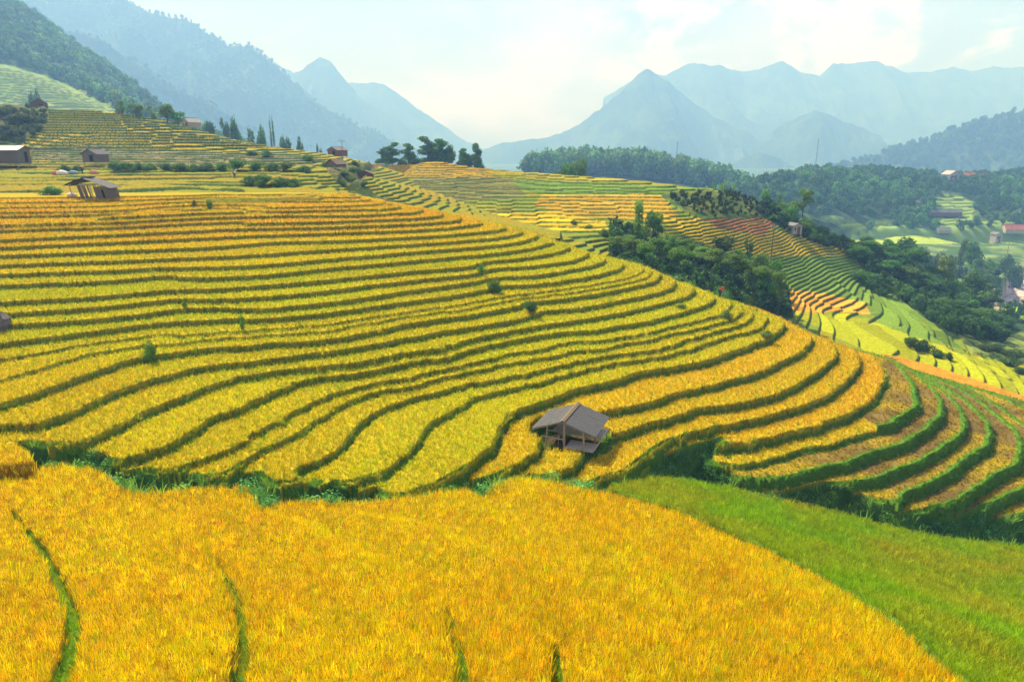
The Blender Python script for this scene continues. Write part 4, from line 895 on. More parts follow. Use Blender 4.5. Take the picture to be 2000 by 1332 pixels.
def tree_variant(kind, seed):
    rng = np.random.default_rng(seed); blobs = []; limbs = []
    if kind == 'broad':
        for i in range(11):
            a = rng.uniform(0, 6.28); r = rng.uniform(.05, .30); z = rng.uniform(.38, .86); r *= (1.25 - z*.7)
            R_ = rng.uniform(.13, .21); blobs.append((r*math.cos(a), r*math.sin(a), z, R_, R_*.8)); limbs.append((r*math.cos(a), r*math.sin(a), z))
        n, lw, tr = 2600, .050, .03
    elif kind == 'column':
        for i in range(9):
            z = .12 + .82*i/8; R_ = rng.uniform(.09, .15)*(1.1 - .55*abs(z - .45)); a = rng.uniform(0, 6.28); r = rng.uniform(0, .06)
            blobs.append((r*math.cos(a), r*math.sin(a), z, R_*1.1, R_*.9)); limbs.append((r*math.cos(a), r*math.sin(a), z))
        n, lw, tr = 2000, .036, .018
    elif kind == 'layer':
        for i in range(12):
            a = rng.uniform(0, 6.28); z = .26 + .68*(i/11); r = rng.uniform(.10, .34)*(1.15 - z*.85); R_ = rng.uniform(.14, .22)*(1.3 - .6*z)
            blobs.append((r*math.cos(a), r*math.sin(a), z, R_, R_*.45)); limbs.append((r*math.cos(a), r*math.sin(a), z))
        n, lw, tr = 3400, .045, .022
    elif kind == 'dense':
        for i in range(13):
            a = rng.uniform(0, 6.28); z = rng.uniform(.16, .84); r = .24*math.sqrt(max(0, 1 - ((z-.45)/.5)**2))*rng.uniform(.5, 1.1); R_ = rng.uniform(.12, .19)
            blobs.append((r*math.cos(a), r*math.sin(a), z, R_, R_*.85)); limbs.append((r*math.cos(a)*.6, r*math.sin(a)*.6, z))
        n, lw, tr = 2600, .046, .028
    elif kind == 'slim':
        for i in range(8):
            a = rng.uniform(0, 6.28); z = rng.uniform(.5, .95); r = rng.uniform(.05, .24); R_ = rng.uniform(.07, .13)
            blobs.append((r*math.cos(a), r*math.sin(a), z, R_, R_*.7)); limbs.append((r*math.cos(a), r*math.sin(a), z))
        n, lw, tr = 1000, .04, .02
    else:      # bush
        for i in range(12):
            a = rng.uniform(0, 6.28); r = rng.uniform(.05, .36); z = rng.uniform(.12, .66)*(1 - r*.8); R_ = rng.uniform(.16, .27)
            blobs.append((r*math.cos(a), r*math.sin(a), z, R_, R_*.95)); limbs.append((r*math.cos(a)*.6, r*math.sin(a)*.6, z*.8))
        n, lw, tr = 3000, .055, .02
    V, F, C = leaf_cloud(rng, blobs, n, lw, GREENS)
    V[:, 2] = np.maximum(V[:, 2], .01)
    crown = np_mesh("crown_" + kind, V, F, M_TREE, C, smooth_=False)
    hz = .8 if kind != 'bush' else .3; parts = [tube([(0, 0, -.08), (.008, 0, .12), (-.006, .008, .35*hz), (.01, 0, hz)], [tr, tr*.8, tr*.6, tr*.15])]
    for x, y, z in limbs:
        z0 = max(.06, z - .22); parts.append(tube([(0, 0, z0), (x*.5, y*.5, z0 + (z - z0)*.65), (x, y, z)], [tr*.42, tr*.28, tr*.1], 4))
    tv, tf = merge(parts); trunk = np_mesh("trunk_" + kind, tv, tf, M_BARK, None)
    return crown, trunk
TV = {k: [tree_variant(k, 300 + 10*i + j) for j in range(4)] for i, k in enumerate(('broad', 'column', 'layer', 'dense', 'slim', 'bush'))}
ORD = ["first", "second", "third", "fourth", "fifth", "sixth", "seventh", "eighth", "ninth", "tenth", "eleventh", "twelfth", "thirteenth", "fourteenth", "fifteenth", "sixteenth", "seventeenth", "eighteenth", "nineteenth", "twentieth"]
SHAPE = {'broad': 'broad', 'column': 'tall narrow', 'layer': 'layered open', 'dense': 'dense rounded', 'slim': 'slender', 'bush': 'low'}
_tc = [0]
def tree_at(kind, u, vtop, Y, wpx, label, group, tint=(.055, .11, .03), hmin=1.0, vbase=None):
    x, zt = at_dist(u, vtop, Y); z0 = gz(x, Y); wpp = (Y*CP - z0*SP)/FPX
    h = max(zt - z0, hmin, (wpx*wpp)*.55); 
    if vbase is not None: zb = at_dist(u, vbase, Y)[1]; h = max(zt - zb, hmin); z0 = min(z0, zb)
    _tc[0] += 1; i = _tc[0]; cr, tr = TV[kind][i % 4]; bush = kind == 'bush'
    unit = {'broad': .80, 'column': .30, 'layer': .72, 'dense': .68, 'slim': .56, 'bush': 1.0}[kind]
    sx = wpx*wpp/unit; o = empty("tree" if not bush else "bush", (x, Y, z0), random.uniform(0, 6.28), label, "tree" if not bush else "bush", group)
    if kind == 'broad': o.name = "broadleaf_tree"
    if kind == 'column': o.name = "columnar_tree"
    if kind == 'slim': o.name = "slender_tree"
    o.scale = (sx, sx, h*1.02)
    j = lambda: random.uniform(.85, 1.18)
    c = obj("crown" if not bush else "foliage", cr, o); c.color = (tint[0]*j(), tint[1]*j(), tint[2]*j(), 1)
    obj("trunk" if not bush else "stem", tr, o)
    return o
def tree_rows(rows, where, group, tint, kind_word="tree", tip=None):
    """rows of (kind,u,vtop,Y,w); each label carries its look and its place in the row"""
    rows = sorted(rows, key=lambda r: r[1]); n = len(rows)
    for i, r in enumerate(rows):
        kind, u, vt, Y, w = r[:5]; t = r[5] if len(r) > 5 and r[5] else tint; extra = r[6] if len(r) > 6 else ""
        if i < (n + 1)//2: pos = f"{ORD[i] + ' from the left' if i else 'leftmost'}"
        else: pos = f"{ORD[n-1-i] + ' from the right' if i < n-1 else 'rightmost'}"
        lab = f"{extra or SHAPE[kind]} {kind_word} {where}, {pos}"
        tree_at(kind, u, vt, Y, w, lab, group, t)
G1 = (.12, .25, .05); G2 = (.08, .185, .045); G3 = (.17, .29, .05); GH = (.085, .17, .06)
tree_rows([('dense',237,196,204,21),('dense',262,198,206,26),('slim',289,199,214,14),('dense',297,214,208,12),('broad',323,202,206,38),('dense',345,212,207,26),('bush',377,246,203,16)],
          "on the skyline of the left terraced hill", "trees on the left hill's crest", G1)
tree_rows([('broad',396,228,262,32),('dense',416,236,262,24),('slim',436,234,264,22),('broad',456,231,264,30),('dense',482,238,264,36),('broad',506,242,264,30),('column',527,246,266,5),('column',532,244,266,5),('broad',552,258,262,26),('dense',565,266,262,22),('slim',584,270,260,18),('bush',600,285,258,20),('slim',616,282,258,12),('dense',625,287,258,12)],
          "in the hazy row behind the left hill", "hazy trees behind the left hill", GH)
tree_rows([('layer',745,292,214,30),('layer',765,279,215,42),('layer',797,282,216,38),('layer',835,268,217,58),('layer',860,273,217,44),('broad',877,281,217,30),('layer',903,291,216,38),('dense',917,294,217,24),('layer',931,283,217,32),('bush',786,300,214,26,(.12,.22,.04)),('bush',812,303,214,26,(.12,.22,.04)),('bush',944,316,214,20)],
          "in the dark clump on the middle skyline", "trees on the middle hill's crest", G2)
tree_rows([('bush',1010,322,214,22),('bush',1025,323,214,14),('dense',1050,317,212,14),('bush',1097,312,206,34),('dense',1110,299,206,26),('dense',1131,296,206,34),('bush',1140,318,206,24),('bush',1176,338,206,16),('dense',1213,338,204,10)],
          "on the crest left of the brown roof", "trees right of the middle skyline", G1)
tree_rows([('broad',1396,357,196,24),('broad',1413,342,197,32),('dense',1436,358,190,16),('dense',1455,355,186,22),('dense',1470,356,184,22),('dense',1490,353,182,24),('broad',1500,368,172,40),('dense',1522,372,170,28),('dense',1538,384,166,26),('slim',1573,371,158,40),('bush',1512,400,162,40),('dense',1548,398,160,34),('bush',1530,424,156,34),('bush',1560,430,154,34),('dense',1578,420,154,26),('bush',1590,440,152,34),('bush',1608,450,152,28),('slim',1512,418,150,24)],
          "on the shoulder beyond the red soil", "trees on the right shoulder", G1)
tree_rows([('column',1250,396,112,22,G3,'tallest narrow ivy-clad'),('broad',1279,413,110,44),('bush',1120,455,122,18),('bush',1150,454,120,20),('bush',1180,451,116,26),('bush',1205,452,112,36),('dense',1225,455,108,42),('broad',1212,468,98,50),('dense',1240,480,96,52),('bush',1262,498,92,46),('broad',1288,472,100,56),('dense',1316,456,106,38),('bush',1330,500,94,60)],
          "in the ravine wood's left half", "ravine wood, left half", G1)
tree_rows([('dense',1345,460,106,36),('broad',1364,482,100,56),('broad',1412,462,104,66,(.075,.12,.045),'broad olive grey'),('dense',1386,508,94,56),('slim',1462,468,110,22),('dense',1440,486,104,46),('broad',1478,488,106,50),('dense',1508,498,106,46),('bush',1350,532,88,56),('bush',1410,545,86,50),('dense',1440,520,96,56),('dense',1493,524,98,38,(.12,.18,.05),'light green rounded'),('slim',1527,536,98,36),('bush',1487,574,92,40),('bush',1515,582,92,40),('bush',1465,560,90,40)],
          "in the ravine wood's right half", "ravine wood, right half", G1)
tree_rows([('broad',1686,458,172,44),('dense',1712,470,172,40),('dense',1738,462,174,30),('broad',1772,462,176,66),('broad',1700,486,160,60),('dense',1745,492,162,58),('broad',1792,484,168,60),('bush',1650,496,158,40),('dense',1672,500,152,50),('broad',1820,520,166,50)],
          "along the steep dark wood's top", "steep wood, upper trees", G2)
tree_rows([('broad',1852,498,166,46,G3),('bush',1832,545,160,60),('dense',1872,540,166,46),('broad',1905,530,176,60),('dense',1890,560,165,50),('slim',1936,548,172,52),('broad',1925,575,162,56),('dense',1955,590,158,44),('bush',1880,590,155,60),('bush',1960,622,152,50)],
          "at the steep wood's river end", "steep wood, river end", G2)
tree_rows([('bush',1690,530,142,60),('bush',1722,545,140,60),('broad',1730,520,150,56),('bush',1760,560,142,60),('dense',1770,530,152,56),('bush',1800,585,140,60),('dense',1810,548,152,56),('bush',1836,600,142,60),('dense',1800,610,136,50)],
          "in the steep dark wood's middle", "steep wood, middle trees", G2)
tree_rows([('bush',1845,632,138,60),('dense',1862,610,142,60),('broad',1890,604,146,60),('bush',1905,640,134,70),('broad',1930,612,146,56),('bush',1945,648,134,60),('dense',1905,618,140,60)],
          "at the steep dark wood's foot", "steep wood, lower trees", G2)
tree_rows([('broad',1885,462,280,30),('broad',1905,470,270,50),('dense',1925,492,250,40),('bush',1840,478,285,34),('bush',1810,472,290,34),('bush',1780,476,280,30),('bush',1865,486,262,34),('dense',1930,520,235,30),('bush',1640,470,270,40),('bush',1620,460,280,40),('bush',1970,478,290,36),('bush',1990,500,280,36)],
          "on the valley floor near the river", "valley trees by the river", GH)
tree_rows([('bush',1783,652,98,30),('bush',1805,655,98,44),('bush',1837,676,96,26),('bush',1856,684,96,20),('bush',1952,668,110,44),('bush',1985,680,108,44),('bush',1930,690,106,40),('bush',1975,712,102,46),('bush',1990,735,98,30)],
          "by the lower right valley fields", "bushes by the lower right fields", (.07,.13,.04), "bush")
tree_rows([('bush',u,v,Y,w) for u, v, Y, w in ((125,318,130,30),(150,318,130,28),(222,311,130,34),(246,312,130,30),(268,313,130,30),(292,312,130,34),(322,315,130,34),(350,313,130,34),(378,315,130,34),(402,313,130,38),(430,313,130,34))],
          "in the hedge by the plank shed", "hedge bushes on the left hill", G2, "hedge bush")
tree_rows([('bush',462,302,129,46,None,'largest domed'),('bush',498,316,129,38),('bush',528,318,128,38),('bush',560,319,128,38),('bush',590,321,127,36),('bush',512,341,107,44),('bush',545,343,107,44),('bush',572,342,107,38),('bush',486,343,108,38),('bush',490,305,160,30),('bush',520,306,160,30),('bush',600,305,158,30),('bush',640,318,150,30)],
          "in the hedges by the corn field", "hedge bushes by the corn field", G2, "hedge bush")
tree_rows([('bush',692,308,164,26),('bush',697,320,150,24),('bush',688,332,140,26),('bush',672,340,128,26),('bush',690,342,126,20),('bush',712,352,122,20),('bush',740,380,112,24),('bush',668,352,122,24)],
          "in the gully between two far hills", "bushes in the far gully", G2, "gully bush")
tree_rows([('bush',20,226,184,44),('bush',50,220,184,34),('bush',45,240,178,50),('bush',75,224,184,24),('bush',12,262,168,40),('bush',40,262,168,34),('dense',53,200,196,10),('bush',70,245,176,30),('dense',58,172,330,50),('bush',80,208,200,20)],
          "on the scrubby bank above the barn", "scrub on the left bank", (.06,.11,.035))
for kind, u, vt, Y, w, lab, t in (
    ('bush', 966, 541, 66.5, 34, "round dark bush where two terrace walls meet near the hill's centre", (.10, .20, .05)),
    ('bush', 1036, 582, 62.5, 32, "darker bush on the terrace wall, below and right of the round one", G2),
    ('bush', 939, 509, 70.5, 16, "small weed clump high on the big hill, left of the two dark bushes", G1),
    ('bush', 358, 577, 56.0, 12, "tiny green tuft where two rows meet, upper left part of the hill", G3),
    ('bush', 470, 607, 52.5, 12, "tiny green tuft at a terrace end below and right of another tuft", G3),
    ('bush', 1330, 592, 68.5, 22, "grassy clump on a terrace wall high on the hill's right shoulder", G3),
    ('bush', 1420, 598, 67.5, 24, "grassy clump at the right tip of a terrace wall near the skyline", G3),
    ('bush', 1500, 640, 64.5, 30, "thick grass clump on the tall wall curving at the hill's right shoulder", G3),
    ('bush', 288, 656, 47.0, 28, "ferny green tuft on the left part of the big rice hill", G3),
    ('bush', 408, 384, 90.0, 12, "pale green tuft on the top terrace of the big hill", (.13, .24, .04)),
    ('bush', 378, 385, 90.0, 13, "olive brown tuft on the top terrace, left of the pale green one", (.12, .17, .04)),
    ('bush', 100, 367, 95.0, 46, "flat round bush just left of the leaning shed", G1),
    ('bush', 85, 866, 31.0, 90, "dark weed mound in the gully left of the near spur's bump", G2),
    ('bush', 1335, 905, 34.5, 40, "leafy weed clump in the gully right of the open hut", G3),
    ('bush', 505, 920, 28.5, 40, "bright grassy clump at the notch of the near spur", G3),
    ('bush', 690, 935, 29.5, 80, "brownish weed clump under the pointed rice tongues", (.09, .11, .035)),
    ('bush', 1690, 955, 37.0, 60, "feathery shrub standing alone behind the dark gully thicket", (.04, .09, .035))):
    tree_at(kind, u, vt, Y, w, lab, None, t, .35)
tree_rows([('bush',1520,934,36.5,66),('bush',1556,931,37,62),('bush',1592,928,37.5,70),('bush',1630,934,38,70),('bush',1664,944,38,66),('bush',1700,952,38,70),('bush',1735,964,38,70),('bush',1775,978,38,76),('bush',1820,990,38,76),('bush',1865,998,38,76),('bush',1905,1008,37,70)],
          "in the lower right gully thicket", "gully thicket shrubs", (.06,.15,.05), "shrub")

# far woods that read as one mass
def crown_far(seed):
    rng = np.random.default_rng(seed); bl = []
    for i in range(5):
        a = rng.uniform(0, 6.28); r = rng.uniform(0, .3); bl.append((r*math.cos(a), r*math.sin(a), rng.uniform(.35, .85), rng.uniform(.22, .34), rng.uniform(.2, .3)))
    V, F, C = leaf_cloud(rng, bl, 420, .135, [(.9, 1, .9), (1.2, 1.15, .85), (.75, .85, .9)]); return V, F, C
CO_FAR = proto_coll("far_crown", [crown_far(500+i) for i in range(6)], M_FOR)
def wood(name, x0, x1, y0, y1, sp, fn, keep, hts, tint, label, cat="forest"):
    xs = np.arange(x0, x1, sp); ys = np.arange(y0, y1, sp); X, Y = np.meshgrid(xs, ys); X = (X + RNG.uniform(-.5, .5, X.shape)*sp).ravel(); Y = (Y + RNG.uniform(-.5, .5, Y.shape)*sp).ravel()
    Z = fn(X, Y); u, v = project(X, Y, Z); m = keep(X, Y, Z, u, v) & (u > -150) & (u < 2150) & (v > -120); X, Y, Z = X[m], Y[m], Z[m]; k = len(X)
    n = fbm(X/60, Y/60, 171, 3); h = RNG.uniform(*hts, k)*(1 + .3*n)
    t = np.array(tint)*np.exp(.22*RNG.normal(0, 1, (k, 1)) + .35*n[:, None]); w = h*RNG.uniform(.65, 1.0, k)
    scatter(name, np.stack([X, Y, Z - h*.15], -1), euler_jit(k, .05), np.stack([w, w, h], -1), t, CO_FAR, label, 6, cat=cat)
wood("ridge_forest", 75, 505, 380, 660, 5.2, lambda X, Y: forest_ridge(X, Y)[0],
     lambda X, Y, Z, u, v: ~inside(u, v, [(1828,384),(1860,382),(1905,395),(1900,442),(1822,444)]) & ~inside(u, v, [(1588,424),(1720,428),(1765,448),(1590,452)]) & ~inside(u, v, [(1838,328),(1920,322),(1925,335),(1875,350),(1850,350)]) & (RNG.random(len(X)) < .85) & (v < 450),
     (5, 9), (.08, .20, .05), "dense dark forest over the low ridge across the valley")
wood("grey_wood", -60, 255, 500, 670, 6.0, lambda X, Y: wood_rise(X, Y)[0], lambda X, Y, Z, u, v: (u > 1030) & (u < 1460), (12, 20), (.12, .26, .085), "even wood of slim trees on the rise behind the middle hill")
wood("hillside_forest", -720, -82, 390, 900, 6.2, lambda X, Y: left_slope(X, Y)[0],
     lambda X, Y, Z, u, v: ~(inside(u, v, [(-150,105),(0,122),(60,135),(120,160),(180,190),(235,216),(235,240),(-150,240)]) & (Y < 585)), (6, 11), (.11, .24, .085), "forest covering the steep hillside at the far left")
wood("hill_forest", 440, 1750, 1020, 1520, 13.0, lambda X, Y: MTNF["mountain_wooded"][0](X, Y), lambda X, Y, Z, u, v: (Z > -45) & (u > 1560), (11, 17), (.05, .12, .045), "forest on the dark hill rising to the right edge")
wood("spur_forest", -2100, -380, 1290, 1900, 17.0, lambda X, Y: MTNF["mountain_spur"][0](X, Y), lambda X, Y, Z, u, v: (u < 640), (11, 17), (.07, .15, .06), "forest on the hazy spur under the big mountain")
wood("mountain_forest", -2900, -150, 1850, 2560, 17.0, lambda X, Y: MTNF["mountain_big"][0](X, Y), lambda X, Y, Z, u, v: (u < 800), (9, 15), (.07, .15, .06), "forest on the long blue mountain at the left")
wood("valley_scrub", 80, 320, 190, 330, 4.0, lambda X, Y: valley(X, Y)[0],
     lambda X, Y, Z, u, v: (v > 470) & (u > 1600) & ~inside(u, v, [(2100,515),(1955,518),(1945,600),(2100,640)]) & (fbm(X*.05, Y*.05, 181, 3) > -.05), (2, 5), (.045, .10, .04), "scrub and small trees on the valley floor", "scrub")
wood("ravine_undergrowth", -5, 100, 84, 215, 1.7, lambda X, Y: mid_right(X, Y)[0],
     lambda X, Y, Z, u, v: inside(u, v, [(1660,486),(1700,470),(1900,500),(1990,560),(2000,665),(1935,668),(1860,655),(1780,600),(1720,560),(1680,520)]) | inside(u, v, [(1195,462),(1210,458),(1400,500),(1530,570),(1540,620),(1480,625),(1200,560)]) | inside(u, v, [(1480,370),(1560,388),(1680,452),(1720,490),(1660,500),(1560,465),(1490,425)]),
     (1.5, 3.6), (.06, .14, .04), "dark undergrowth between the trees of the ravine woods", "undergrowth")
wood("hill_scrub", -150, 70, 105, 200, 1.5, lambda X, Y: ground(X, Y),
     lambda X, Y, Z, u, v: inside(u, v, [(-50,222),(92,222),(70,262),(45,280),(-50,285)]) | inside(u, v, [(1300,385),(1440,376),(1520,402),(1480,425),(1370,425),(1335,408)]), (.7, 1.8), (.07, .11, .035), "low scrub and weedy rows on the uncut banks", "scrub")
# ------------------------------------------------------------------ huts, houses, poles, people
M_PLANK = mat_plain("weathered_plank", (.155, .125, .095), .85, 7, .45, stretch=(6, 6, .6))
M_POST = mat_plain("peeled_post", (.46, .36, .24), .8, 9, .35, stretch=(3, 3, .4))
M_SHING = mat_plain("grey_shingle", (.068, .075, .082), .8, 5, .5, stretch=(1, 5, 1))
M_DECK = mat_plain("grey_deck", (.50, .45, .37), .85, 6, .4, stretch=(.6, 6, 1))
M_TIN = mat_plain("tin_sheet", (.13, .145, .16), .6, 4, .2, .3); M_BLUE = mat_plain("blue_sheet", (.30, .42, .47), .5, 4, .2)
M_WHITE = mat_plain("white_plaster", (.36, .35, .32), .8, 3, .12); M_REDR = mat_plain("red_tile", (.30, .09, .06), .75, 5, .3)
M_BROWN = mat_plain("brown_board", (.17, .09, .055), .85, 6, .4, stretch=(5, 5, .6)); M_THATCH = mat_plain("old_thatch", (.16, .13, .08), .95, 9, .4)
M_DARK = mat_plain("dark_opening", (.015, .013, .012), .9, 3, .1); M_WOODPOLE = mat_plain("grey_pole", (.20, .17, .14), .8, 5, .3); M_STEEL = mat_plain("dull_steel", (.30, .31, .32), .5, 5, .15, .6)
M_CER = mat_plain("ceramic", (.45, .44, .42), .3, 5, .1); M_ROCK = mat_plain("grey_rock", (.14, .13, .125), .9, 3, .35, bump=.8)
def boxv(c, s, rot=None, jit=0.0):
    c = np.array(c, float); s = np.array(s, float)/2; V = np.array([(x, y, z) for z in (-1, 1) for y in (-1, 1) for x in (-1, 1)], float)*s
    if jit: V += RNG.normal(0, jit, V.shape)
    if rot is not None: V = V @ np.array(Euler(rot).to_matrix()).T
    return list(V + c), [[0, 2, 3, 1], [4, 5, 7, 6], [0, 1, 5, 4], [2, 6, 7, 3], [0, 4, 6, 2], [1, 3, 7, 5]]
def part(name, shapes, mat, parent, label=None):
    v, f = merge(shapes); fl = [list(q) for q in f]; me = bpy.data.meshes.new(name); me.from_pydata([tuple(map(float, p)) for p in v], [], fl); me.materials.append(mat)
    return obj(name, me, parent, label=label)
def planks(x0, x1, y, z0, z1f, n, th=.03, axis='x', jit=.012, skip=()):
    out = []; w = (x1 - x0)/n
    for i in range(n):
        if i in skip: continue
        xc = x0 + w*(i + .5); z1 = z1f(xc) if callable(z1f) else z1f; t = random.gauss(0, .015)
        s = (w*.93, th, z1 - z0); c = (xc, y + random.gauss(0, .006), (z0 + z1)/2); r = (0, t, 0)
        if axis == 'y': s = (th, w*.93, z1 - z0); c = (y + random.gauss(0, .006), xc, (z0 + z1)/2); r = (t, 0, 0)
        out.append(boxv(c, s, r))
    return out
def roof_slope(xe, ze, xr, zr, y0, y1, rows, th=.035, cols=10, jit=.012):
    """shingle rows lapped from eave (xe,ze) to ridge (xr,zr)"""
    out = []; L = math.hypot(xr - xe, zr - ze); ang = math.atan2(zr - ze, xr - xe); pitch = L/rows
    for i in range(rows):
        t = (i + .5)/rows; w = (y1 - y0)/cols
        for j in range(cols):
            ln = pitch*1.35; x = lerp(xe, xr, t); z = lerp(ze, zr, t) + th*.6
            c = (x, y0 + w*(j + .5), z + random.gauss(0, jit*.4)); s = (ln, w*.97, th*.6)
            tilt = -ang - math.copysign(.05, xr - xe)*1.0
            out.append(boxv(c, s, (random.gauss(0, .012), tilt if True else 0, random.gauss(0, .01))))
    return out
def open_hut():
    bx, by = 3.42, 42.35
    rz = -math.atan2(1.31, 3.2); h = empty("open_hut", (bx, by, HUT_Z), rz, "open field hut with grey shingle gable roof on peeled posts in the rice", "hut")
    L, pk, ev = 3.45, 2.28, 1.42; xl, xr_ = -2.15, 2.28
    sl = roof_slope(xl, ev + .05, 0, pk, -.25, L, 11, cols=9); sr = roof_slope(xr_, ev + .17, 0, pk, -.25, L, 11, cols=9)
    rf = part("roof", sl + sr, M_SHING, h)
    part("ridge_board", [boxv((-.07, L/2 - .12, pk + .07), (.20, L + .35, .03), (0, -.42, 0)), boxv((.07, L/2 - .12, pk + .075), (.20, L + .35, .03), (0, .42, 0))], M_THATCH, rf)
    raf = []
    for y in (-.2, 1.1, 2.3, L - .1):
        for xe, ze in ((xl, ev), (xr_, ev + .12)): raf.append(tube([(xe, y, ze), (0, y, pk - .04)], [.035, .035], 6))
    for t in (.06, .5): 
        raf.append(tube([(lerp(xl, 0, t), -.3, lerp(ev, pk, t) - .05), (lerp(xl, 0, t), L, lerp(ev, pk, t) - .05)], [.03, .03], 6)); raf.append(tube([(lerp(xr_, 0, t), -.3, lerp(ev + .12, pk, t) - .05), (lerp(xr_, 0, t), L, lerp(ev + .12, pk, t) - .05)], [.03, .03], 6))
    raf.append(tube([(0, -.25, pk - .06), (0, L, pk - .06)], [.04, .04], 6))
    part("rafters", raf, M_POST, h)
    for x, y, top, r, lean in ((-1.15, .12, 1.72, .062, -.14), (0.06, .05, 2.2, .075, .03), (1.42, -.05, 1.84, .068, .10), (-1.2, 2.9, 1.75, .06, -.03), (.45, 3.1, 2.05, .06, .02), (1.62, 2.2, 1.76, .06, .02), (1.75, 3.2, 1.7, .055, .03), (-.55, 1.6, 1.95, .05, .05)):
        part("post", [tube([(x + lean, y, -.75), (x + lean*.5, y, top*.45), (x, y, top)], [r*1.12, r, r*.9], 10)], M_POST, h)
    dk = []
    for i in range(9): yy = 1.35 + i*.20; dk.append(boxv((.55, yy, .86 + random.gauss(0, .006)), (3.5, .185, .028), (0, random.gauss(0, .004), random.gauss(0, .01))))
    up = part("upper_deck", dk, M_DECK, h)
    part("deck_rail", [tube([(-1.45, 1.2, .90), (2.35, 1.22, .88)], [.05, .045], 8), tube([(-1.5, .1, .92), (.1, .06, .90)], [.05, .045], 8), tube([(2.32, 1.1, .88), (2.34, 3.1, .88)], [.05, .05], 8), tube([(-1.3, .1, .72), (-.5, 1.6, .72)], [.035, .035], 6)], M_DECK, up)
    dk = []
    for i in range(8): yy = -.02 + i*.165; dk.append(boxv((1.18, yy, .45 + random.gauss(0, .005)), (1.95, .15, .028), (0, random.gauss(0, .004), random.gauss(0, .008))))
    lo = part("lower_deck", dk, M_DECK, h)
    part("deck_frame", [tube([(2.12, -.15, .44), (2.36, 1.35, .86)], [.05, .05], 8), tube([(.15, -.12, .41), (2.15, -.12, .41)], [.045, .045], 8), tube([(2.0, 1.0, .42), (2.02, 1.02, -.6)], [.045, .045], 6), tube([(2.25, 3.0, .85), (2.25, 3.0, -.6)], [.045, .045], 6)], M_POST, lo)
    part("brace", [tube([(-1.12, .15, .30), (-.60, .9, .72)], [.032, .03], 6), tube([(-.6, .9, .86), (-.62, .9, -.6)], [.04, .04], 6)], M_POST, h)
def gable_house(name, u, vb, Y, w, d, hw, hr, rz, wall, roof, label, cat="house", stilts=0.0, over=.3, door=True, wins=1, detail=True, flatcol=None, z=None):
    x = at_dist(u, vb, Y)[0]; z0 = gz(x, Y) if z is None else z
    o = empty(name, (x, Y, z0), rz, label, cat); b = stilts
    gable = lambda xx: b + hw + hr*(1 - abs(xx)/(w/2)) - .03
    n = max(6, int(w/.28)) if detail else 5; m = max(6, int(d/.3)) if detail else 5
    sh = planks(-w/2, w/2, -d/2, b, gable, n) + planks(-w/2, w/2, d/2, b, gable, n) + planks(-d/2, d/2, -w/2, b, b + hw, m, axis='y') + planks(-d/2, d/2, w/2, b, b + hw, m, axis='y')
    sh += [boxv((0, 0, b + hw*.5), (w*.96, d*.96, hw*.98))]
    if b: sh.append(boxv((0, 0, b - .05), (w*1.02, d*1.02, .1)))
    wl = part("wall", sh, wall, o); W = w/2 + over; e = hr*over/(w/2)
    part("roof", roof_slope(-W, b + hw - e, 0, b + hw + hr, -d/2 - over, d/2 + over, 6 if detail else 3, cols=6 if detail else 3) + roof_slope(W, b + hw - e, 0, b + hw + hr, -d/2 - over, d/2 + over, 6 if detail else 3, cols=6 if detail else 3), roof, o)
    if b or True:
        for sx in (-1, 1):
            for sy in (-1, 1): part("post", [boxv((sx*w*.46, sy*d*.46, b/2 - .4), (.14, .14, b + .8))], M_POST, o)
    if door: part("door", [boxv((w*.12, -d/2 - .035, b + hw*.42), (w*.16 + .35, .05, hw*.8))], M_DARK if wall is not M_WHITE else M_BROWN, o)
    for i in range(wins): part("window", [boxv((-w*.28 + i*w*.18, -d/2 - .03, b + hw*.58), (w*.12, .05, hw*.28))], M_DARK, o)
    return o
def leaning_shed():
    x = at_dist(186, 376, 91.0)[0]; z = gz(x, 91.0); o = empty("leaning_shed", (x, 91.0, z - .1), R(-6), "leaning grey plank shed, left half open, with torn black roof edge", "shed")
    lean = lambda p, k=.22: [(q[0] - q[2]*k, q[1], q[2]) for q in p]
    def L(sh): return [(lean(v), f) for v, f in sh]
    part("wall", L(planks(.9, 2.75, -1.0, 0, 1.75, 8) + planks(-1.0, 1.0, 2.75, 0, 1.75, 8, axis='y') + planks(.9, 2.75, 1.0, 0, 1.75, 8)), M_PLANK, o)
    part("door", L([boxv((2.05, -1.03, .85), (.30, .04, 1.1))]), M_DARK, o)
    part("wall", L(planks(-1.35, .25, -.9, 0, 1.9, 7, skip=(2, 5))), M_PLANK, o, "gappy leaning planks in the middle of the shed")
    for px, py in ((-2.35, -1), (-1.75, -.2), (-1.35, 1), (.35, -.8), (.6, -.3), (-2.3, 1)): part("post", L([tube([(px, py, -.3), (px, py, 1.95)], [.07, .06], 6)]), M_POST, o)
    rs = roof_slope(3.3, 1.62, -.1, 2.85, -1.3, 1.3, 7, cols=7); rf = part("roof", L(rs + roof_slope(-.4, 2.35, 0, 2.85, -1.3, 1.3, 1, cols=4)), M_SHING, o)
    part("torn_sheet", L(roof_slope(-2.9, 1.85, -.2, 2.80, -1.2, 1.2, 3, cols=3, jit=.06)), M_DARK, o, "black torn roof sheet over the open end")
    part("straw_cover", [leaf_q(-1.3, 0, 2.75)], M_THATCH, rf)
def leaf_q(cx, cy, cz):
    rng = np.random.default_rng(9); V, F, _ = leaf_cloud(rng, [(cx - .5, cy, cz - .35, .9, .22), (cx + .5, cy, cz, .6, .2)], 400, .28, [(1, 1, 1)]); return list(V), [list(f) for f in F]
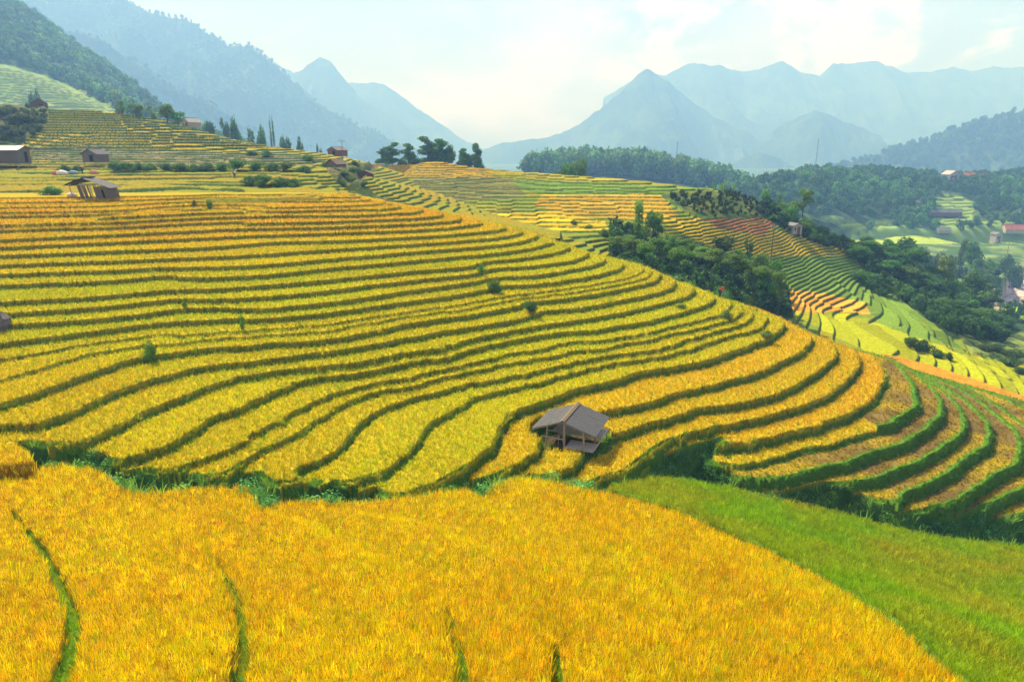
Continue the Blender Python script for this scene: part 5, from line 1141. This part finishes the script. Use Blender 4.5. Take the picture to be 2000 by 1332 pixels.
def pole(name, u, vb, vt, Y, label, arm=True, r=.09, cat="pole", group=None, mat=None):
    x, zb = at_dist(u, vb, Y); zt = at_dist(u, vt, Y)[1]; z0 = min(gz(x, Y), zb); h = zt - z0
    o = empty(name, (x, Y, z0), R(12), label, cat, group)
    part("shaft", [tube([(0, 0, -.5), (0, 0, h*.5), (0, 0, h)], [r*1.3, r, r*.75], 8)], mat or M_WOODPOLE, o)
    if arm:
        a = part("crossarm", [boxv((0, -.1, h - .35), (1.5, .1, .12))], M_STEEL, o)
        part("insulators", [tube([(s, -.1, h - .3), (s, -.1, h - .02)], [.06, .05], 6) for s in (-.65, 0, .65)], M_CER, a)
    return o
def person_at(u, vb, Y, label, shirt, trousers, bend=.3, rz=0, hat=None, z=None):
    x = at_dist(u, vb, Y)[0]; z0 = gz(x, Y) if z is None else z
    o = empty("person", (x, Y, z0), rz, label, "person")
    b = bend
    J = {'pel': (0, 0, .92), 'che': (0, -.28*b*1.2, 1.30 - .12*b), 'nek': (0, -.42*b, 1.46 - .18*b), 'hed': (0, -.52*b, 1.60 - .22*b), 'top': (0, -.55*b, 1.72 - .25*b),
         'ls': (-.17, -.34*b, 1.40 - .14*b), 'le': (-.24, -.45*b - .05, 1.12 - .2*b), 'lh': (-.18, -.55*b - .22, .92 - .2*b), 'rs': (.17, -.34*b, 1.40 - .14*b), 're': (.25, -.42*b - .03, 1.12 - .2*b), 'rh': (.2, -.55*b - .18, .90 - .2*b),
         'lk': (-.10, -.05, .50), 'la': (-.11, .04, .08), 'lf': (-.11, -.12, .04), 'rk': (.10, -.07, .50), 'ra': (.12, .02, .08), 'rf': (.12, -.14, .04), 'lp': (-.09, 0, .88), 'rp': (.09, 0, .88)}
    keys = list(J); E = [('pel','che'),('che','nek'),('nek','hed'),('hed','top'),('che','ls'),('ls','le'),('le','lh'),('che','rs'),('rs','re'),('re','rh'),('pel','lp'),('lp','lk'),('lk','la'),('la','lf'),('pel','rp'),('rp','rk'),('rk','ra'),('ra','rf')]
    rad = dict(pel=.14, che=.15, nek=.055, hed=.10, top=.07, ls=.06, le=.045, lh=.035, rs=.06, re=.045, rh=.035, lk=.06, la=.04, lf=.04, rk=.06, ra=.04, rf=.04, lp=.09, rp=.09)
    def skin(name, sub, mat, grow=1.0):
        ks = [k for k in keys if k in sub]; me = bpy.data.meshes.new(name); me.from_pydata([J[k] for k in ks], [(ks.index(a), ks.index(c)) for a, c in E if a in ks and c in ks], [])
        ob = obj(name, me, o); me.materials.append(mat); sk = ob.modifiers.new("skin", 'SKIN')
        for i, k in enumerate(ks): me.skin_vertices[0].data[i].radius = (rad[k]*grow,)*2
        me.skin_vertices[0].data[0].use_root = True; ob.modifiers.new("sub", 'SUBSURF').render_levels = 1; return ob
    skin("body", set(keys), mat_plain("skin_tone", (.35, .20, .13), .6, 5, .05))
    skin("shirt", {'pel', 'che', 'ls', 'le', 'rs', 're', 'nek'}, mat_plain("shirt_cloth", shirt, .9, 8, .1), 1.18)
    skin("trousers", {'pel', 'lp', 'lk', 'la', 'rp', 'rk', 'ra'}, mat_plain("trouser_cloth", trousers, .9, 8, .1), 1.2)
    t = J['top']
    part("hat" if hat else "hair", [tube([(t[0], t[1], t[2] - .06), (t[0], t[1], t[2] + .02), (t[0], t[1], t[2] + .12)], [.22 if hat else .11, .16 if hat else .10, .02], 12)], mat_plain("straw_hat", hat, .9, 8, .2) if hat else M_DARK, o)
    return o
def sack(u, v, Y, s, col, label):
    x = at_dist(u, v, Y)[0]; z = gz(x, Y); o = empty("sack", (x, Y, z + s*.25), random.uniform(-.4, .4), label, "sack")
    rng = np.random.default_rng(int(u)); V, F = tube([(-s, 0, 0), (-s*.8, 0, .05), (-s*.3, 0, .12), (s*.3, 0, .1), (s*.8, 0, .04), (s, 0, 0)], [.05, .3*s, .45*s, .42*s, .28*s, .06], 12); V = [np.array(p) + rng.normal(0, .02, 3) for p in V]
    part("bag", [(V, F)], mat_plain("sack_cloth", col, .9, 6, .2), o); part("tie", [tube([(s*.92, 0, 0), (s*1.1, 0, .04)], [.05, .09], 8)], mat_plain("sack_tie", tuple(c*.6 for c in col), .9, 6, .2), o)
HUT_Z = -19.75
open_hut(); leaning_shed()
gable_house("plank_shed", 190, 327, 143, 3.5, 3.0, 1.6, .9, R(-14), M_PLANK, M_SHING, "small closed plank shed on stilts in front of the hedge", "shed", stilts=.8, wins=0)
gable_house("long_barn", 8, 318, 140, 4.4, 8.0, 2.6, .7, R(96), M_PLANK, M_TIN, "long grey board barn with pale sheet roof at the left edge", "barn", stilts=.6, wins=0, over=.5)
gable_house("brown_shed", 660, 308, 196, 4.0, 3.6, 1.7, .8, R(-35), M_BROWN, M_TIN, "brown shed on the skyline beside the single tall pole", "shed", wins=0)
gable_house("thatched_shelter", 658, 341, 136, 2.6, 2.6, .6, .8, R(-30), M_PLANK, M_THATCH, "thatched shelter on stilts at the head of the bushy gully", "shelter", stilts=.9, wins=0, door=False)
gable_house("dark_shed", 714, 339, 140, 3.0, 2.2, .8, .6, R(4), M_BROWN, M_THATCH, "low dark shed right of the bushy gully", "shed", wins=0, door=False)
gable_house("farmhouse", 374, 244, 214, 4.8, 3.6, 1.6, 1.2, R(-40), M_WHITE, M_TIN, "grey farmhouse with light roof behind the left hill's trees", "house")
gable_house("farmhouse", 853, 317, 220, 6.0, 4.5, 1.8, 1.6, R(80), M_BROWN, M_REDR, "brown roofed house half hidden under the skyline trees", "house")
gable_house("farmhouse", 1241, 352, 203, 8.0, 5.5, .9, 1.7, R(-35), M_BROWN, M_REDR, "low brown roofed house on the middle hill's crest", "house")
gable_house("farmhouse", 1186, 347, 204, 3.5, 3.0, .6, .9, R(20), M_BROWN, M_THATCH, "tiny brown roof left of the low brown roofed house", "house", wins=0, detail=False)
gable_house("farmhouse", 78, 212, 206, 4.0, 3.0, 1.4, 1.2, R(30), M_BROWN, M_REDR, "small red brown roof behind the scrub at upper left", "house", wins=0)
gable_house("block_shed", 1551, 445, 150, 2.4, 2.2, 2.0, .4, R(20), M_WHITE, M_TIN, "small pale block shed among trees right of the red soil", "shed")
gable_house("river_house", 1883, 545, 212, 8.0, 6.0, 3.6, .9, R(-68), mat_plain("grey_wall", (.30, .32, .35), .8, 4, .2), M_BLUE, "grey walled house with blue sheet roof near the river", "house", wins=3)
gable_house("long_house", 1838, 416, 428, 5.5, 22.0, 2.6, 1.6, R(88), M_BROWN, M_TIN, "long dark house with one white wall across the valley", "house", wins=0, detail=False)
gable_house("valley_house", 1800, 386, 448, 5.0, 9.0, 2.0, 1.2, R(85), M_WHITE, M_TIN, "tiny white roofed house on the wooded slope above the long house", "house", wins=0, detail=False)
gable_house("white_tower_house", 1948, 448, 395, 4.2, 4.0, 5.0, 1.0, R(15), M_WHITE, M_TIN, "tall white house at the edge of the valley fields", "house", wins=3, detail=False)
gable_house("valley_house", 1979, 440, 400, 7.0, 10.0, 2.6, 2.4, R(80), M_WHITE, M_REDR, "red roofed house beside the tall white one", "house", wins=1, detail=False)
gable_house("valley_house", 1843, 441, 402, 5.0, 7.0, 2.0, 1.2, R(85), M_WHITE, M_TIN, "small pale roofed hut at the forest foot under the long house", "house", wins=0, detail=False)
gable_house("ridge_house", 1858, 332, 520, 9.0, 8.0, 4.5, 2.5, R(15), M_WHITE, M_WHITE, "white house standing over the bare red cut on the ridge", "house", wins=2, detail=False)
gable_house("ridge_house", 1885, 331, 528, 8.0, 14.0, 3.5, 2.5, R(85), M_WHITE, M_REDR, "pink roofed house in the middle of the ridge row", "house", wins=2, detail=False)
gable_house("ridge_house", 1910, 330, 530, 7.0, 14.0, 3.5, 2.5, R(88), M_WHITE, M_REDR, "pink roofed house at the right end of the ridge row", "house", wins=2, detail=False)
pole("utility_pole", 233, 245, 170, 200, "left pole of the tall pair on the left hill", group="tall pole pair")
pole("utility_pole", 239, 245, 171, 200, "right pole of the tall pair on the left hill", group="tall pole pair")
pole("utility_pole", 671, 330, 273, 150, "single thin pole standing beside the brown shed", r=.07)
pole("utility_pole", 1506, 500, 440, 128, "wooden pole rising from the yellow fields below the red soil", r=.10, mat=M_PLANK)
pole("utility_pole", 1320, 330, 277, 330, "tall mast over the grey wood left of the small blue hill", r=.16)
pole("utility_pole", 1592, 330, 272, 440, "far thin mast left of the dark wooded hill", r=.18)
pole("utility_pole", 1972, 470, 440, 330, "short pole in the valley fields at the right edge", r=.12)
person_at(1407, 557, 76.0, "person in a red shirt standing on the big hill's skyline", (.45, .08, .05), (.05, .05, .08), .9, R(40))
person_at(458, 345, 119.0, "person in white bending in the field under the domed bush", (.75, .75, .72), (.05, .06, .1), 1.0, R(60), hat=(.6, .5, .3))
person_at(161, 335, 126.0, "person in dark clothes behind the leaning shed", (.12, .05, .05), (.04, .04, .05), .8, R(-30))
sack(110, 338, 125, .9, (.55, .20, .12), "red sack lying in the field, left of the white ones"); sack(122, 339, 124, 1.1, (.7, .68, .62), "large white sack lying beside the red one")
sack(143, 337, 125, .9, (.18, .32, .45), "blue sack lying right of the white sack"); sack(184, 340, 123, .9, (.65, .28, .2), "orange sack showing over the leaning shed's roof"); sack(139, 374, 91.5, .6, (.72, .74, .75), "white sack at the foot of the leaning shed's open end")
def rock():
    x, y = at_plane(-2, 640, -13.1); z = gz(x, y); rng = np.random.default_rng(4); V, F = tube([(0, 0, -.5), (0, 0, 0), (.05, 0, .5), (.05, 0, .85), (0, 0, .98)], [.7, .85, .75, .42, .05], 12); V = [np.array(p) + rng.normal(0, .06, 3) for p in V]
    v, f = V, F; me = bpy.data.meshes.new("boulder"); me.from_pydata([tuple(map(float, p)) for p in v], [], [list(q) for q in f]); me.materials.append(M_ROCK)
    o = obj("boulder", me, label="dark grey boulder among the terraces at the left edge", cat="boulder"); o.location = (x, y, z)
rock()
def brush_pile():
    x, y = at_plane(1728, 692, -21.2); z = gz(x, y); rng = np.random.default_rng(5); sh = []
    for i in range(60):
        a = rng.uniform(0, 6.28); p = np.array([rng.normal(0, .5), rng.normal(0, .4), rng.uniform(0, .5)]); d = np.array([math.cos(a), math.sin(a), rng.uniform(-.1, .5)])*rng.uniform(.4, .9); sh.append(tube([p - d, p, p + d], [.02, .025, .01], 4))
    v, f = merge(sh); me = bpy.data.meshes.new("brush_pile"); me.from_pydata([tuple(map(float, p)) for p in v], [], [list(q) for q in f]); me.materials.append(M_BARK)
    o = obj("brush_pile", me, label="dark pile of cut brush on the far edge of the big hill", cat="brush pile"); o.location = (x, y, z + .1)
brush_pile()
# ------------------------------------------------------------------ haze: one closed box of even air round everything
def build_haze():
    x0, x1, y0, y1, z0, z1 = -3900, 3900, -600, 3900, -61, HAZE_TOP
    V = [(x, y, z) for z in (z0, z1) for y in (y0, y1) for x in (x0, x1)]
    F = [(0, 2, 3, 1), (4, 5, 7, 6), (0, 1, 5, 4), (2, 6, 7, 3), (0, 4, 6, 2), (1, 3, 7, 5)]
    me = np_mesh("haze", V, F, None, smooth_=False); m, nt, o = mat_base("haze_air")
    v = nt.nodes.new("ShaderNodeVolumePrincipled"); v.inputs['Color'].default_value = HAZE_COL; v.inputs['Density'].default_value = HAZE_D; v.inputs['Absorption Color'].default_value = (1, 1, 1, 1); v.inputs['Anisotropy'].default_value = HAZE_G
    nt.links.new(v.outputs[0], o.inputs['Volume']); me.materials.append(m)
    obj("haze", me, kind="stuff", label="pale blue haze filling the valley air", cat="haze")
HAZE_TOP, HAZE_D, HAZE_G, HAZE_COL = 700.0, 0.00068, 0.08, (.20, .44, 1.0, 1)
build_haze()
